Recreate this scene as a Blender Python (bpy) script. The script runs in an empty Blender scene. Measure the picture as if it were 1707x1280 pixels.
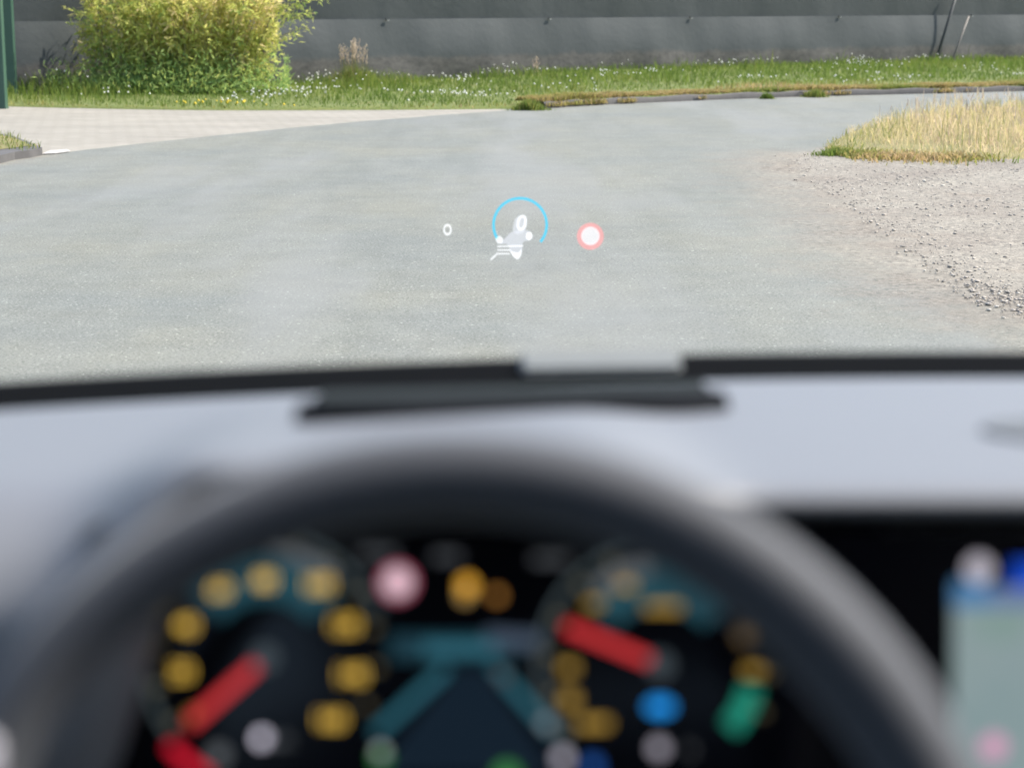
import bpy, bmesh, math, random
import numpy as np
from mathutils import Vector, Matrix
from mathutils.geometry import delaunay_2d_cdt

random.seed(7)
rng = np.random.default_rng(7)
S = bpy.context.scene
C = S.collection
R = math.radians

# ------------------------------------------------------------------ camera, sky, sun, exposure
EYE = Vector((0.0, 0.0, 1.30))
FPX = 3200.0                       # focal length in photo pixels (1707 wide)
PITCH = math.atan(640.0 / FPX)     # the horizon lies on the top edge of the photo
cam_d = bpy.data.cameras.new('camera')
cam_d.sensor_width = 36.0
cam_d.lens = 36.0 * FPX / 1707.0
cam_d.clip_start = 0.02
cam_d.clip_end = 3000.0
cam_d.dof.use_dof = True
cam_d.dof.focus_distance = 9.8
cam_d.dof.aperture_fstop = cam_d.lens / 16.0
cam = bpy.data.objects.new('camera', cam_d)
cam.location = EYE
cam.rotation_euler = (math.pi / 2 - PITCH, 0, 0)
C.objects.link(cam)
S.camera = cam

SUN_AZ, SUN_EL = R(74), R(49)      # to the right of straight ahead, high
W = bpy.data.worlds.new('World')
S.world = W
W.use_nodes = True
wn = W.node_tree
sky = wn.nodes.new('ShaderNodeTexSky')
sky.sky_type = 'NISHITA'
sky.sun_disc = False
sky.sun_elevation = SUN_EL
sky.sun_rotation = SUN_AZ
sky.air_density = 1.0
sky.dust_density = 1.6
bg = wn.nodes['Background']
bg.inputs['Strength'].default_value = 0.15
wn.links.new(sky.outputs['Color'], bg.inputs['Color'])
sun_d = bpy.data.lights.new('sun', 'SUN')
sun_d.energy = 4.3
sun_d.angle = R(0.6)
sun_d.color = (1.0, 0.94, 0.84)
sun = bpy.data.objects.new('sun', sun_d)
SUNV = Vector((math.cos(SUN_EL) * math.sin(SUN_AZ), math.cos(SUN_EL) * math.cos(SUN_AZ), math.sin(SUN_EL)))
sun.rotation_euler = (-SUNV).to_track_quat('-Z', 'Y').to_euler()
sun.location = (10, 10, 30)
C.objects.link(sun)
S.view_settings.view_transform = 'Standard'
S.view_settings.look = 'None'
S.view_settings.gamma = 1.0
S.view_settings.exposure = 1.15
S.cycles.use_denoising = True
S.cycles.max_bounces = 8
S.cycles.transparent_max_bounces = 16
S.cycles.sample_clamp_indirect = 6.0

# ------------------------------------------------------------------ helpers
CP, SP = math.cos(PITCH), math.sin(PITCH)

def ray(px, py):
    u = (px - 853.5) / FPX
    v = (640.0 - py) / FPX
    return Vector((u, CP + v * SP, -SP + v * CP))

def P(px, py, z=0.0):
    d = ray(px, py)
    t = (z - EYE.z) / d.z
    return EYE + d * t

def at(px, py, Y):
    d = ray(px, py)
    return EYE + d * (Y / d.y)

def on_plane(px, py, O, n):
    d = ray(px, py)
    t = (O - EYE).dot(n) / d.dot(n)
    return EYE + d * t

def tag(o, label=None, cat=None, group=None, kind=None):
    if label: o['label'] = label
    if cat: o['category'] = cat
    if group: o['group'] = group
    if kind: o['kind'] = kind
    return o

def thing(name, label, cat, loc=(0, 0, 0), group=None):
    o = bpy.data.objects.new(name, None)
    o.empty_display_size = 0.2
    C.objects.link(o)
    o.location = loc
    return tag(o, label, cat, group)

def link(name, me, mats, parent=None):
    o = bpy.data.objects.new(name, me)
    C.objects.link(o)
    if mats is not None:
        for m in (mats if isinstance(mats, (list, tuple)) else [mats]):
            me.materials.append(m)
    if parent is not None:
        o.parent = parent
        # parents are either a root Empty (translated only) or meshes kept at the identity
        o.matrix_parent_inverse = Matrix.Translation(parent.location).inverted() if parent.type == 'EMPTY' and parent.parent is None else Matrix.Identity(4)
    return o

def bm_obj(name, bm, mats, parent=None, smooth=False):
    me = bpy.data.meshes.new(name)
    bmesh.ops.recalc_face_normals(bm, faces=bm.faces[:])
    bm.to_mesh(me)
    bm.free()
    if smooth:
        me.polygons.foreach_set('use_smooth', [True] * len(me.polygons))
    return link(name, me, mats, parent)

def np_mesh(name, verts, quads=None, tris=None, attrs=None, smooth=False):
    me = bpy.data.meshes.new(name)
    nq = 0 if quads is None else len(quads)
    nt = 0 if tris is None else len(tris)
    loops = []
    if nq: loops.append(np.asarray(quads).ravel())
    if nt: loops.append(np.asarray(tris).ravel())
    loops = np.concatenate(loops).astype(np.int32)
    me.vertices.add(len(verts))
    me.vertices.foreach_set('co', np.asarray(verts, np.float32).ravel())
    me.loops.add(len(loops))
    me.loops.foreach_set('vertex_index', loops)
    me.polygons.add(nq + nt)
    starts = np.concatenate([np.arange(nq) * 4, nq * 4 + np.arange(nt) * 3]).astype(np.int32)
    me.polygons.foreach_set('loop_start', starts)
    if attrs:
        for k, a in attrs.items():
            at_ = me.attributes.new(k, 'FLOAT', 'POINT')
            at_.data.foreach_set('value', np.asarray(a, np.float32))
    me.update(calc_edges=True)
    me.validate()
    if smooth:
        me.polygons.foreach_set('use_smooth', np.ones(nq + nt, bool))
    return me

def grid_obj(name, pts, mats, parent=None, smooth=True, thick=None, attrs=None):
    """pts[i][j] -> surface"""
    ni, nj = len(pts), len(pts[0])
    v = np.array([[tuple(p) for p in row] for row in pts], float).reshape(-1, 3)
    idx = np.arange(ni * nj).reshape(ni, nj)
    q = np.stack([idx[:-1, :-1], idx[1:, :-1], idx[1:, 1:], idx[:-1, 1:]], -1).reshape(-1, 4)
    me = np_mesh(name, v, quads=q, attrs=attrs, smooth=smooth)
    o = link(name, me, mats, parent)
    if thick:
        s = o.modifiers.new('thickness', 'SOLIDIFY')
        s.thickness = thick
        s.offset = 0
    return o

def box_bm(bm, lo, hi, M=None):
    r = bmesh.ops.create_cube(bm, size=1.0)
    lo, hi = Vector(lo), Vector(hi)
    c, s = (lo + hi) / 2, hi - lo
    for v in r['verts']:
        v.co = Vector((v.co.x * s.x, v.co.y * s.y, v.co.z * s.z)) + c
        if M is not None: v.co = M @ v.co
    return r['verts']

def box(name, lo, hi, mats, parent=None, M=None, bevel=0.0, smooth=False):
    bm = bmesh.new()
    box_bm(bm, lo, hi, M)
    if bevel:
        bmesh.ops.bevel(bm, geom=bm.edges[:], offset=bevel, segments=3, affect='EDGES', profile=0.5)
    return bm_obj(name, bm, mats, parent, smooth)

def tube_bm(bm, pts, rads, seg=10, caps=True):
    rings = []
    n = len(pts)
    up0 = Vector((0.13, 0.31, 0.94))
    for i, p in enumerate(pts):
        a = pts[max(i - 1, 0)]; b = pts[min(i + 1, n - 1)]
        t = (Vector(b) - Vector(a)).normalized()
        x = t.cross(up0)
        if x.length < 1e-3: x = t.cross(Vector((1, 0, 0)))
        x.normalize(); y = t.cross(x)
        r = rads[i] if isinstance(rads, (list, tuple)) else rads
        rings.append([bm.verts.new(Vector(p) + (x * math.cos(k * 2 * math.pi / seg) + y * math.sin(k * 2 * math.pi / seg)) * r) for k in range(seg)])
    for a, b in zip(rings[:-1], rings[1:]):
        for k in range(seg):
            bm.faces.new((a[k], a[(k + 1) % seg], b[(k + 1) % seg], b[k]))
    if caps:
        bm.faces.new(rings[0][::-1]); bm.faces.new(rings[-1])

def tube(name, pts, rads, mats, parent=None, seg=10, smooth=True):
    bm = bmesh.new()
    tube_bm(bm, pts, rads, seg)
    return bm_obj(name, bm, mats, parent, smooth)

def poly_in(poly, x, y):
    inside = np.zeros(len(x), bool)
    n = len(poly)
    j = n - 1
    for i in range(n):
        xi, yi = poly[i][:2]; xj, yj = poly[j][:2]
        c = ((yi > y) != (yj > y)) & (x < (xj - xi) * (y - yi) / (yj - yi + 1e-12) + xi)
        inside ^= c
        j = i
    return inside

def poly_dist(poly, x, y, closed=True):
    d = np.full(len(x), 1e9)
    n = len(poly)
    for i in range(n if closed else n - 1):
        ax, ay = poly[i][:2]; bx, by = poly[(i + 1) % n][:2]
        dx, dy = bx - ax, by - ay
        L = dx * dx + dy * dy + 1e-12
        t = np.clip(((x - ax) * dx + (y - ay) * dy) / L, 0, 1)
        d = np.minimum(d, np.hypot(x - ax - t * dx, y - ay - t * dy))
    return d

def smooth_line(pts, n=6):
    """Catmull-Rom through 2-D/3-D points"""
    pts = [Vector(p) for p in pts]
    out = []
    for i in range(len(pts) - 1):
        p0 = pts[max(i - 1, 0)]; p1 = pts[i]; p2 = pts[i + 1]; p3 = pts[min(i + 2, len(pts) - 1)]
        for k in range(n):
            t = k / n
            out.append(0.5 * ((2 * p1) + (p2 - p0) * t + (2 * p0 - 5 * p1 + 4 * p2 - p3) * t * t + (3 * p1 - p0 - 3 * p2 + p3) * t ** 3))
    out.append(pts[-1])
    return out

def sheet(name, poly, z, mats, depth=0.0, parent=None):
    bm = bmesh.new()
    n = len(poly)
    vo, _, fo, _, _, _ = delaunay_2d_cdt([Vector((p[0], p[1])) for p in poly], [(i, (i + 1) % n) for i in range(n)], [list(range(n))], 1, 1e-5)
    vs = [bm.verts.new((p[0], p[1], z)) for p in vo]
    for f_ in fo: bm.faces.new([vs[i] for i in f_])
    if depth:
        r = bmesh.ops.extrude_face_region(bm, geom=bm.faces[:])
        for e in r['geom']:
            if isinstance(e, bmesh.types.BMVert): e.co.z -= depth
    bm.normal_update()
    me = bpy.data.meshes.new(name)
    if depth:
        bmesh.ops.recalc_face_normals(bm, faces=bm.faces[:])
    else:
        for f in bm.faces:
            if f.normal.z < 0: f.normal_flip()
    bm.to_mesh(me); bm.free()
    return link(name, me, mats, parent)

def soft_sheet(name, poly, z, mats, step, slope, area):
    """sheet that rises from just under the road at its outline"""
    n = len(poly)
    x0, y0, x1, y1 = area
    gx_, gy_ = np.meshgrid(np.arange(x0, x1, step), np.arange(y0, y1, step), indexing='ij')
    gx_ = gx_.ravel() + rng.uniform(-.2, .2, gx_.size) * step; gy_ = gy_.ravel() + rng.uniform(-.2, .2, gy_.size) * step
    pl = [(p[0], p[1]) for p in poly]
    k = poly_in(pl, gx_, gy_); gx_, gy_ = gx_[k], gy_[k]
    k = poly_dist(pl, gx_, gy_) > step * 0.25; gx_, gy_ = gx_[k], gy_[k]
    V_ = [Vector(p) for p in pl] + [Vector((a, b)) for a, b in zip(gx_, gy_)]
    vo, _, fo, _, _, _ = delaunay_2d_cdt(V_, [(i, (i + 1) % n) for i in range(n)], [list(range(n))], 1, 1e-5)
    xx = np.array([p.x for p in vo]); yy = np.array([p.y for p in vo])
    zz_ = np.minimum(z, -0.0004 + poly_dist(pl, xx, yy) * slope)
    bm = bmesh.new()
    vs = [bm.verts.new((xx[i], yy[i], zz_[i])) for i in range(len(vo))]
    for f_ in fo: bm.faces.new([vs[i] for i in f_])
    bm.normal_update()
    for f in bm.faces:
        if f.normal.z < 0: f.normal_flip()
    me = bpy.data.meshes.new(name); bm.to_mesh(me); bm.free()
    me.polygons.foreach_set('use_smooth', [True] * len(me.polygons))
    return link(name, me, mats)

# ------------------------------------------------------------------ materials
class NT:
    def __init__(self, name):
        self.m = bpy.data.materials.new(name)
        self.m.use_nodes = True
        self.t = self.m.node_tree
        self.b = self.t.nodes['Principled BSDF']
        self.out = self.t.nodes['Material Output']
        tc = self.t.nodes.new('ShaderNodeTexCoord')
        self.co = tc.outputs['Object']
    def n(self, typ, **kw):
        nd = self.t.nodes.new(typ)
        for k, v in kw.items(): setattr(nd, k, v)
        return nd
    def l(self, a, b): self.t.links.new(a, b)
    def noise(self, scale, detail=4, rough=0.6, co=None, dim='3D'):
        nd = self.n('ShaderNodeTexNoise')
        nd.inputs['Scale'].default_value = scale
        nd.inputs['Detail'].default_value = detail
        nd.inputs['Roughness'].default_value = rough
        self.l(co if co is not None else self.co, nd.inputs['Vector'])
        return nd.outputs['Fac']
    def vor(self, scale, feature='F1', out='Distance', co=None, rnd=1.0):
        nd = self.n('ShaderNodeTexVoronoi', feature=feature)
        nd.inputs['Scale'].default_value = scale
        nd.inputs['Randomness'].default_value = rnd
        self.l(co if co is not None else self.co, nd.inputs['Vector'])
        return nd.outputs[out]
    def ramp(self, fac, stops, interp='LINEAR'):
        nd = self.n('ShaderNodeValToRGB')
        nd.color_ramp.interpolation = interp
        e = nd.color_ramp.elements
        while len(e) < len(stops): e.new(0.5)
        for el, (p, c) in zip(e, stops):
            el.position = p
            el.color = (c, c, c, 1) if isinstance(c, (int, float)) else (*c, 1)
        self.l(fac, nd.inputs['Fac'])
        return nd.outputs['Color']
    def mix(self, fac, a, b, mode='MIX'):
        nd = self.n('ShaderNodeMix', data_type='RGBA', blend_type=mode)
        for sock, v in ((nd.inputs['Factor'], fac), (nd.inputs[6], a), (nd.inputs[7], b)):
            if hasattr(v, 'node'): self.l(v, sock)
            elif isinstance(v, (int, float)): sock.default_value = v if sock == nd.inputs['Factor'] else (v, v, v, 1)
            else: sock.default_value = (*v, 1)
        return nd.outputs[2]
    def math(self, op, a, b=0.0, c=None, clamp=False):
        nd = self.n('ShaderNodeMath', operation=op, use_clamp=clamp)
        for i, v in enumerate((a, b) if c is None else (a, b, c)):
            if hasattr(v, 'node'): self.l(v, nd.inputs[i])
            else: nd.inputs[i].default_value = v
        return nd.outputs[0]
    def attr(self, name):
        nd = self.n('ShaderNodeAttribute', attribute_name=name)
        return nd.outputs['Fac']
    def bump(self, h, strength=0.3, dist=0.01):
        nd = self.n('ShaderNodeBump')
        nd.inputs['Strength'].default_value = strength
        nd.inputs['Distance'].default_value = dist
        self.l(h, nd.inputs['Height'])
        self.l(nd.outputs['Normal'], self.b.inputs['Normal'])
    def mapping(self, rot=(0, 0, 0), scale=(1, 1, 1), loc=(0, 0, 0)):
        nd = self.n('ShaderNodeMapping')
        nd.inputs['Rotation'].default_value = rot
        nd.inputs['Scale'].default_value = scale
        nd.inputs['Location'].default_value = loc
        self.l(self.co, nd.inputs['Vector'])
        return nd.outputs['Vector']
    def color(self, c):
        if hasattr(c, 'node'): self.l(c, self.b.inputs['Base Color'])
        else: self.b.inputs['Base Color'].default_value = (*c, 1)
    def set(self, **kw):
        for k, v in kw.items():
            s = self.b.inputs[k.replace('_', ' ')]
            if hasattr(v, 'node'): self.l(v, s)
            else: s.default_value = v

def mat(name, col, rough=0.6, spec=0.5, metal=0.0, nscale=0, namt=0.15, bump=0.0):
    t = NT(name)
    if nscale:
        f = t.noise(nscale, 5)
        c = t.mix(f, tuple(x * (1 - namt) for x in col), tuple(x * (1 + namt) for x in col))
        t.color(c)
        if bump: t.bump(f, bump, 0.002)
    else:
        t.color(col)
    t.set(Roughness=rough, Metallic=metal)
    t.b.inputs['Specular IOR Level'].default_value = spec
    return t.m

def emit(name, col, strength=1.0):
    t = NT(name)
    t.color((0.01, 0.01, 0.01))
    t.set(Roughness=0.4)
    t.b.inputs['Emission Color'].default_value = (*col, 1)
    t.b.inputs['Emission Strength'].default_value = strength * 0.76
    return t.m

def hud_mat(name, col, strength, keep):
    """projected light: adds its own glow over what is seen behind it"""
    t = NT(name)
    t.t.nodes.remove(t.b)
    e = t.n('ShaderNodeEmission'); e.inputs['Color'].default_value = (*col, 1); e.inputs['Strength'].default_value = strength * 0.76
    tr = t.n('ShaderNodeBsdfTransparent'); tr.inputs['Color'].default_value = (*keep, 1)
    a = t.n('ShaderNodeAddShader')
    t.l(e.outputs[0], a.inputs[0]); t.l(tr.outputs[0], a.inputs[1]); t.l(a.outputs[0], t.out.inputs['Surface'])
    return t.m

def leaf_mat(name, stops, attr='tint', trans=0.35):
    t = NT(name)
    c = t.ramp(t.attr(attr), stops)
    t.color(c)
    t.set(Roughness=0.55)
    t.b.inputs['Specular IOR Level'].default_value = 0.12
    tl = t.n('ShaderNodeBsdfTranslucent')
    t.l(c, tl.inputs['Color'])
    mx = t.n('ShaderNodeMixShader'); mx.inputs[0].default_value = trans
    t.l(t.b.outputs[0], mx.inputs[1]); t.l(tl.outputs[0], mx.inputs[2]); t.l(mx.outputs[0], t.out.inputs['Surface'])
    return t.m

def gravel_color(t):
    """compacted pinkish dirt with fine stones; greyer and coarser in patches"""
    s1 = t.n('ShaderNodeSeparateColor'); t.l(t.vor(46.0, out='Color'), s1.inputs[0])
    b1 = t.noise(0.9, 6, 0.7)
    c = t.mix(t.ramp(b1, [(0.36, 0.0), (0.62, 1.0)]), (0.1622, 0.1409, 0.1137), (0.2041, 0.1868, 0.1525))
    amp = t.ramp(t.noise(1.3, 4, 0.6, t.mapping(loc=(2.0, 7.0, 0))), [(0.38, 0.5), (0.62, 1.0)])
    c = t.mix(amp, c, t.mix(1.0, c, t.ramp(s1.outputs[0], [(0.0, 0.38), (0.22, 0.80), (0.5, 1.0), (0.8, 1.12), (1.0, 1.5)]), 'MULTIPLY'))
    c = t.mix(1.0, c, t.ramp(t.noise(120, 3, 0.8), [(0.3, 0.52), (0.5, 1.0), (0.7, 1.42)]), 'MULTIPLY')
    c = t.mix(t.ramp(t.noise(1.7, 5, 0.7, t.mapping(loc=(5, 2, 0))), [(0.56, 0.0), (0.72, 0.35)]), c, (0.1748, 0.1341, 0.09219))
    c = t.mix(t.ramp(t.noise(1.1, 5, 0.7, t.mapping(loc=(9, 4, 0), rot=(0, 0, R(-35)), scale=(0.6, 1.8, 1))), [(0.56, 0.0), (0.70, 0.55)]), c, (0.2516, 0.2302, 0.1844))
    c = t.mix(1.0, c, t.ramp(t.noise(22, 4, 0.7), [(0.32, 0.78), (0.68, 1.17)]), 'MULTIPLY')
    return c

# asphalt: weathered grey with pale aggregate, mottling, wheel tracks, stains
t = NT('asphalt')
big = t.noise(0.55, 5, 0.6)
mid = t.noise(3.2, 5, 0.65)
streak = t.noise(1.0, 5, 0.6, t.mapping(rot=(0, 0, R(-24)), scale=(2.2, 0.22, 1)))
fine = t.noise(85.0, 3, 0.75)
sep = t.n('ShaderNodeSeparateColor'); t.l(t.vor(110.0, out='Color'), sep.inputs[0])
c = t.mix(t.ramp(big, [(0.36, 0.0), (0.64, 1.0)]), (0.1319, 0.1415, 0.1293), (0.1571, 0.1593, 0.1322))
c = t.mix(t.ramp(streak, [(0.40, 0.0), (0.66, 0.5)]), c, (0.1675, 0.1736, 0.1577))
c = t.mix(t.ramp(t.noise(0.8, 4, 0.6, t.mapping(rot=(0, 0, R(-30)), scale=(1.9, 0.3, 1), loc=(4.2, 0.7, 0))), [(0.50, 0.0), (0.72, 0.5)]), c, (0.1186, 0.1266, 0.1123))
c = t.mix(0.7, c, t.mix(1.0, c, t.ramp(mid, [(0.3, 0.86), (0.7, 1.12)]), 'MULTIPLY'))
c = t.mix(1.0, c, t.ramp(fine, [(0.30, 0.54), (0.5, 1.0), (0.72, 1.42)]), 'MULTIPLY')
c = t.mix(1.0, c, t.ramp(sep.outputs[0], [(0.0, 0.66), (0.10, 0.95), (0.85, 1.03), (0.98, 1.1), (0.996, 1.9)]), 'MULTIPLY')
# pale worn band and darker repair strip
c = t.mix(t.ramp(t.noise(0.5, 4, 0.55, t.mapping(rot=(0, 0, R(-20)), scale=(1.6, 0.25, 1), loc=(1.4, 3.1, 0))), [(0.50, 0.0), (0.60, 0.4)]), c, (0.178, 0.184, 0.178))
# old oil stains and scuffs, a few thin cracks
c = t.mix(t.ramp(t.noise(1.1, 6, 0.7, t.mapping(loc=(3.3, 1.2, 0))), [(0.63, 0.0), (0.72, 0.5)]), c, (0.1, 0.09829, 0.08883))
wv = t.n('ShaderNodeTexVoronoi', feature='DISTANCE_TO_EDGE'); wv.inputs['Scale'].default_value = 0.32
mpv = t.n('ShaderNodeVectorMath', operation='ADD'); t.l(t.co, mpv.inputs[0])
nzv = t.n('ShaderNodeTexNoise'); nzv.inputs['Scale'].default_value = 1.6; nzv.inputs['Detail'].default_value = 6; t.l(t.co, nzv.inputs['Vector'])
t.l(nzv.outputs['Color'], mpv.inputs[1]); t.l(mpv.outputs[0], wv.inputs['Vector'])
crack = t.math('MULTIPLY', t.ramp(wv.outputs['Distance'], [(0.0, 1.0), (0.006, 0.0)]), t.ramp(t.noise(0.7, 3, 0.5, t.mapping(loc=(8, 1, 0))), [(0.50, 0.0), (0.58, 0.22)]))
c = t.mix(crack, c, (0.08151, 0.08193, 0.07106))
dust = t.attr('dust')
gf = t.math('ADD', dust, t.math('MULTIPLY', t.math('SUBTRACT', t.noise(2.6, 7, 0.75), 0.5), 1.1))
gf = t.ramp(gf, [(0.34, 0.0), (0.95, 1.0)])
c = t.mix(gf, c, gravel_color(t))
t.color(c)
t.set(Roughness=0.85)
t.b.inputs['Specular IOR Level'].default_value = 0.3
t.bump(t.math('ADD', t.math('MULTIPLY', fine, 0.6), t.math('MULTIPLY', sep.outputs[1], 0.5)), 0.45, 0.004)
M_asph = t.m

# brick paving
t = NT('brick_paving')
bt = t.n('ShaderNodeTexBrick')
t.l(t.mapping(rot=(0, 0, R(33))), bt.inputs['Vector'])
bt.inputs['Scale'].default_value = 1.0
bt.inputs['Brick Width'].default_value = 0.21
bt.inputs['Row Height'].default_value = 0.105
bt.inputs['Mortar Size'].default_value = 0.008
bt.inputs['Color1'].default_value = (0.2226, 0.206, 0.171, 1)
bt.inputs['Color2'].default_value = (0.2509, 0.2334, 0.1949, 1)
bt.inputs['Mortar'].default_value = (0.1802, 0.1652, 0.1334, 1)
c = t.mix(1.0, bt.outputs['Color'], t.ramp(t.noise(1.3, 5, 0.65, t.mapping(rot=(0, 0, R(5)), scale=(0.5, 1.6, 1))), [(0.3, 0.84), (0.7, 1.12)]), 'MULTIPLY')
c = t.mix(t.ramp(t.noise(2.2, 6, 0.7), [(0.60, 0.0), (0.72, 0.4)]), c, (0.1769, 0.1688, 0.1449))
t.color(c)
t.set(Roughness=0.85)
t.bump(t.math('SUBTRACT', 1.0, bt.outputs['Fac']), 0.5, 0.006)
M_pave = t.m

# gravel
t = NT('gravel_ground')
t.color(gravel_color(t)); t.set(Roughness=0.9)
t.bump(t.math('SUBTRACT', 0.5, t.vor(62.0)), 0.5, 0.008)
M_grav = t.m

t = NT('gravel_stone')
oi = t.n('ShaderNodeNewGeometry')
c = t.ramp(oi.outputs['Random Per Island'], [(0.0, (0.1275, 0.1146, 0.1037)), (0.2, (0.2451, 0.2243, 0.1939)), (0.6, (0.3333, 0.2958, 0.2526)), (0.85, (0.3922, 0.3483, 0.2976)), (1.0, (0.5098, 0.4771, 0.4149))])
t.color(t.mix(1.0, c, t.ramp(t.noise(60, 3), [(0.3, 0.85), (0.7, 1.15)]), 'MULTIPLY')); t.set(Roughness=0.85)
M_stone = t.m

t = NT('turf_soil')
c = t.ramp(t.noise(2.5, 6, 0.7), [(0.3, (0.07225, 0.09945, 0.0153)), (0.55, (0.1084, 0.13, 0.0255)), (0.75, (0.1878, 0.1606, 0.051))])
t.color(t.mix(1.0, c, t.ramp(t.noise(40, 4), [(0.3, 0.6), (0.7, 1.3)]), 'MULTIPLY')); t.set(Roughness=0.95)
M_soil = t.m
t = NT('dry_soil')
c = t.ramp(t.noise(2.0, 6, 0.7), [(0.3, (0.1084, 0.1148, 0.0306)), (0.55, (0.1662, 0.1454, 0.051)), (0.75, (0.1951, 0.1606, 0.0663))])
t.color(t.mix(1.0, c, t.ramp(t.noise(50, 4), [(0.3, 0.7), (0.7, 1.25)]), 'MULTIPLY')); t.set(Roughness=0.95)
M_dsoil = t.m
M_field = mat('field', (0.13, 0.15, 0.05), 0.95, nscale=0.8, namt=0.3)
M_kerb = mat('kerb_stone', (0.076, 0.0722, 0.06992), 0.9, nscale=6.0, namt=0.45, bump=0.4)
M_slab = mat('pale_concrete', (0.3648, 0.3496, 0.3268), 0.85, nscale=14, namt=0.12)

# ------------------------------------------------------------------ ground layout (traced on the ground plane)
front = [P(*p) for p in [(-900, 162), (-450, 168), (-150, 174), (10, 178), (130, 181), (300, 184), (450, 184.5), (640, 184), (760, 183), (860, 182), (905, 181), (980, 176), (1145, 168.5), (1300, 162.5), (1450, 158.5), (1600, 155), (1707, 152), (1900, 147), (2300, 139), (2900, 130)]]
front = [Vector((p.x, p.y)) for p in smooth_line([(p.x, p.y, 0) for p in front], 6)]
kerb_i = min(range(len(front)), key=lambda i: (front[i] - P(905, 181).to_2d()).length)

# fence line
FA, FB = Vector((-6.9, 27.6, 0)), Vector((9.23, 39.18, 0))
FD = (FB - FA).normalized()
FN = Vector((FD.y, -FD.x, 0))           # towards the camera
F0, F1 = -6.0, 30.0                      # extent along the line from FA
def fp(s, off=0.0, z=0.0): 
    p = FA + FD * s + FN * off
    return Vector((p.x, p.y, z))
def f_s(px):
    """distance along the fence where the sight line of column px meets it"""
    u = (px - 853.5) / FPX / 1.0
    # X = u' * Y with u' at the horizon row
    d = ray(px, 60)
    k = d.x / d.y
    return (k * FA.y - FA.x) / (FD.x - k * FD.y)

# ground to the horizon
box_ = [(-900, -600), (900, -600), (900, 1500), (-900, 1500)]
tag(sheet('ground', box_, -0.03, M_field), kind='structure')

grav_px = [(1332, 258), (1326, 266), (1325, 278), (1345, 300), (1395, 332), (1440, 368), (1490, 408), (1540, 440), (1610, 476), (1707, 512), (1900, 566), (2300, 650), (3000, 760)]
gl = smooth_line([tuple(P(*p)) for p in grav_px], 14)
gl2 = []
for i, p in enumerate(gl):
    j = 0.035 * math.sin(i * 2.1) + rng.normal(0, 0.02)
    gl2.append(Vector((p.x + j * 0.8, p.y + j)))
inner_px = [(1372, 248), (1392, 234), (1425, 218), (1480, 203), (1560, 190), (1707, 176), (1900, 165), (2300, 152), (2900, 140)]
il = [Vector((p.x, p.y)) for p in smooth_line([tuple(P(*p)) for p in inner_px], 8)]
grav_poly = gl2 + [Vector((30, P(3000, 760).y)), Vector((30, il[-1].y))] + il[::-1]

# road sheet with a dust attribute near the gravel
xs = np.concatenate([np.arange(-30, -6, 1.0), np.arange(-6, 12, 0.16), np.arange(12, 34.1, 1.0)])
ys = np.concatenate([np.arange(-20, 4, 1.0), np.arange(4, 24, 0.16), np.arange(24, 48.1, 0.6)])
gx, gy = np.meshgrid(xs, ys, indexing='ij')
fx, fy = gx.ravel(), gy.ravel()
d = poly_dist([tuple(p) for p in gl2], fx, fy, closed=False)
ins = poly_in([tuple(p) for p in grav_poly], fx, fy)
dust = np.where(ins, 1.0, 0.98 * np.exp(-(d / 0.75) ** 1.1))
dl = poly_dist([tuple(p) for p in front[:kerb_i + 1]], fx, fy, closed=False)
# left road edge, worn pale
LE = [P(*p) for p in [(-300, 322), (-120, 290), (0, 274), (30, 266), (72, 259)]]
dust = np.maximum(dust, 0.62 * np.exp(-poly_dist([(p.x, p.y) for p in LE], fx, fy, closed=False) / 0.5))
dust = np.maximum(dust, 0.45 * np.exp(-poly_dist([tuple(p) for p in front[kerb_i:]], fx, fy, closed=False) / 0.25))
idx = np.arange(len(fx)).reshape(gx.shape)
q = np.stack([idx[:-1, :-1], idx[1:, :-1], idx[1:, 1:], idx[:-1, 1:]], -1).reshape(-1, 4)
fz = 0.004 * np.sin(fx * 0.9 + 0.4) * np.sin(fy * 0.7)* 0
road = link('road', np_mesh('road', np.stack([fx, fy, fz], -1), quads=q, attrs={'dust': dust}), M_asph)
tag(road, kind='structure')

# verge between road and fence: near-level, rising behind the kerb
def verge_z(x, y, s_front):
    return 0
back = [fp(s, -0.8) for s in np.linspace(F0 - 8, F1 + 8, 40)]
NV = 9
rows = []
for i, p in enumerate(front):
    # match to the fence line at the same column
    s = (p - FA.to_2d()).dot(FD.to_2d()) 
    b = fp(s, -0.6)
    k = min(1.0, max(0.0, (i - kerb_i + 4) / 8.0))
    h = 0.03 + 0.075 * k
    row = []
    for j in range(NV):
        u = j / (NV - 1)
        q_ = p.lerp(b.to_2d(), u)
        h = 0.015 + 0.07 * min(1.0, max(0.0, (q_.x - front[kerb_i].x + 0.6) / 1.2))
        row.append((q_.x, q_.y, -0.005 if j == 0 else h + 0.03 * u + 0.006 * math.sin(q_.x * 3.1 + q_.y * 2.3)))
    row.insert(1, (row[0][0], row[0][1] + 0.03, 0.015 + 0.07 * min(1.0, max(0.0, (p.x - front[kerb_i].x + 0.6) / 1.2))))
    rows.append(row)
verge = grid_obj('verge', rows, M_soil, smooth=True)
tag(verge, kind='structure')
if verge.data.polygons[0].normal.z < 0: verge.data.flip_normals()

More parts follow.
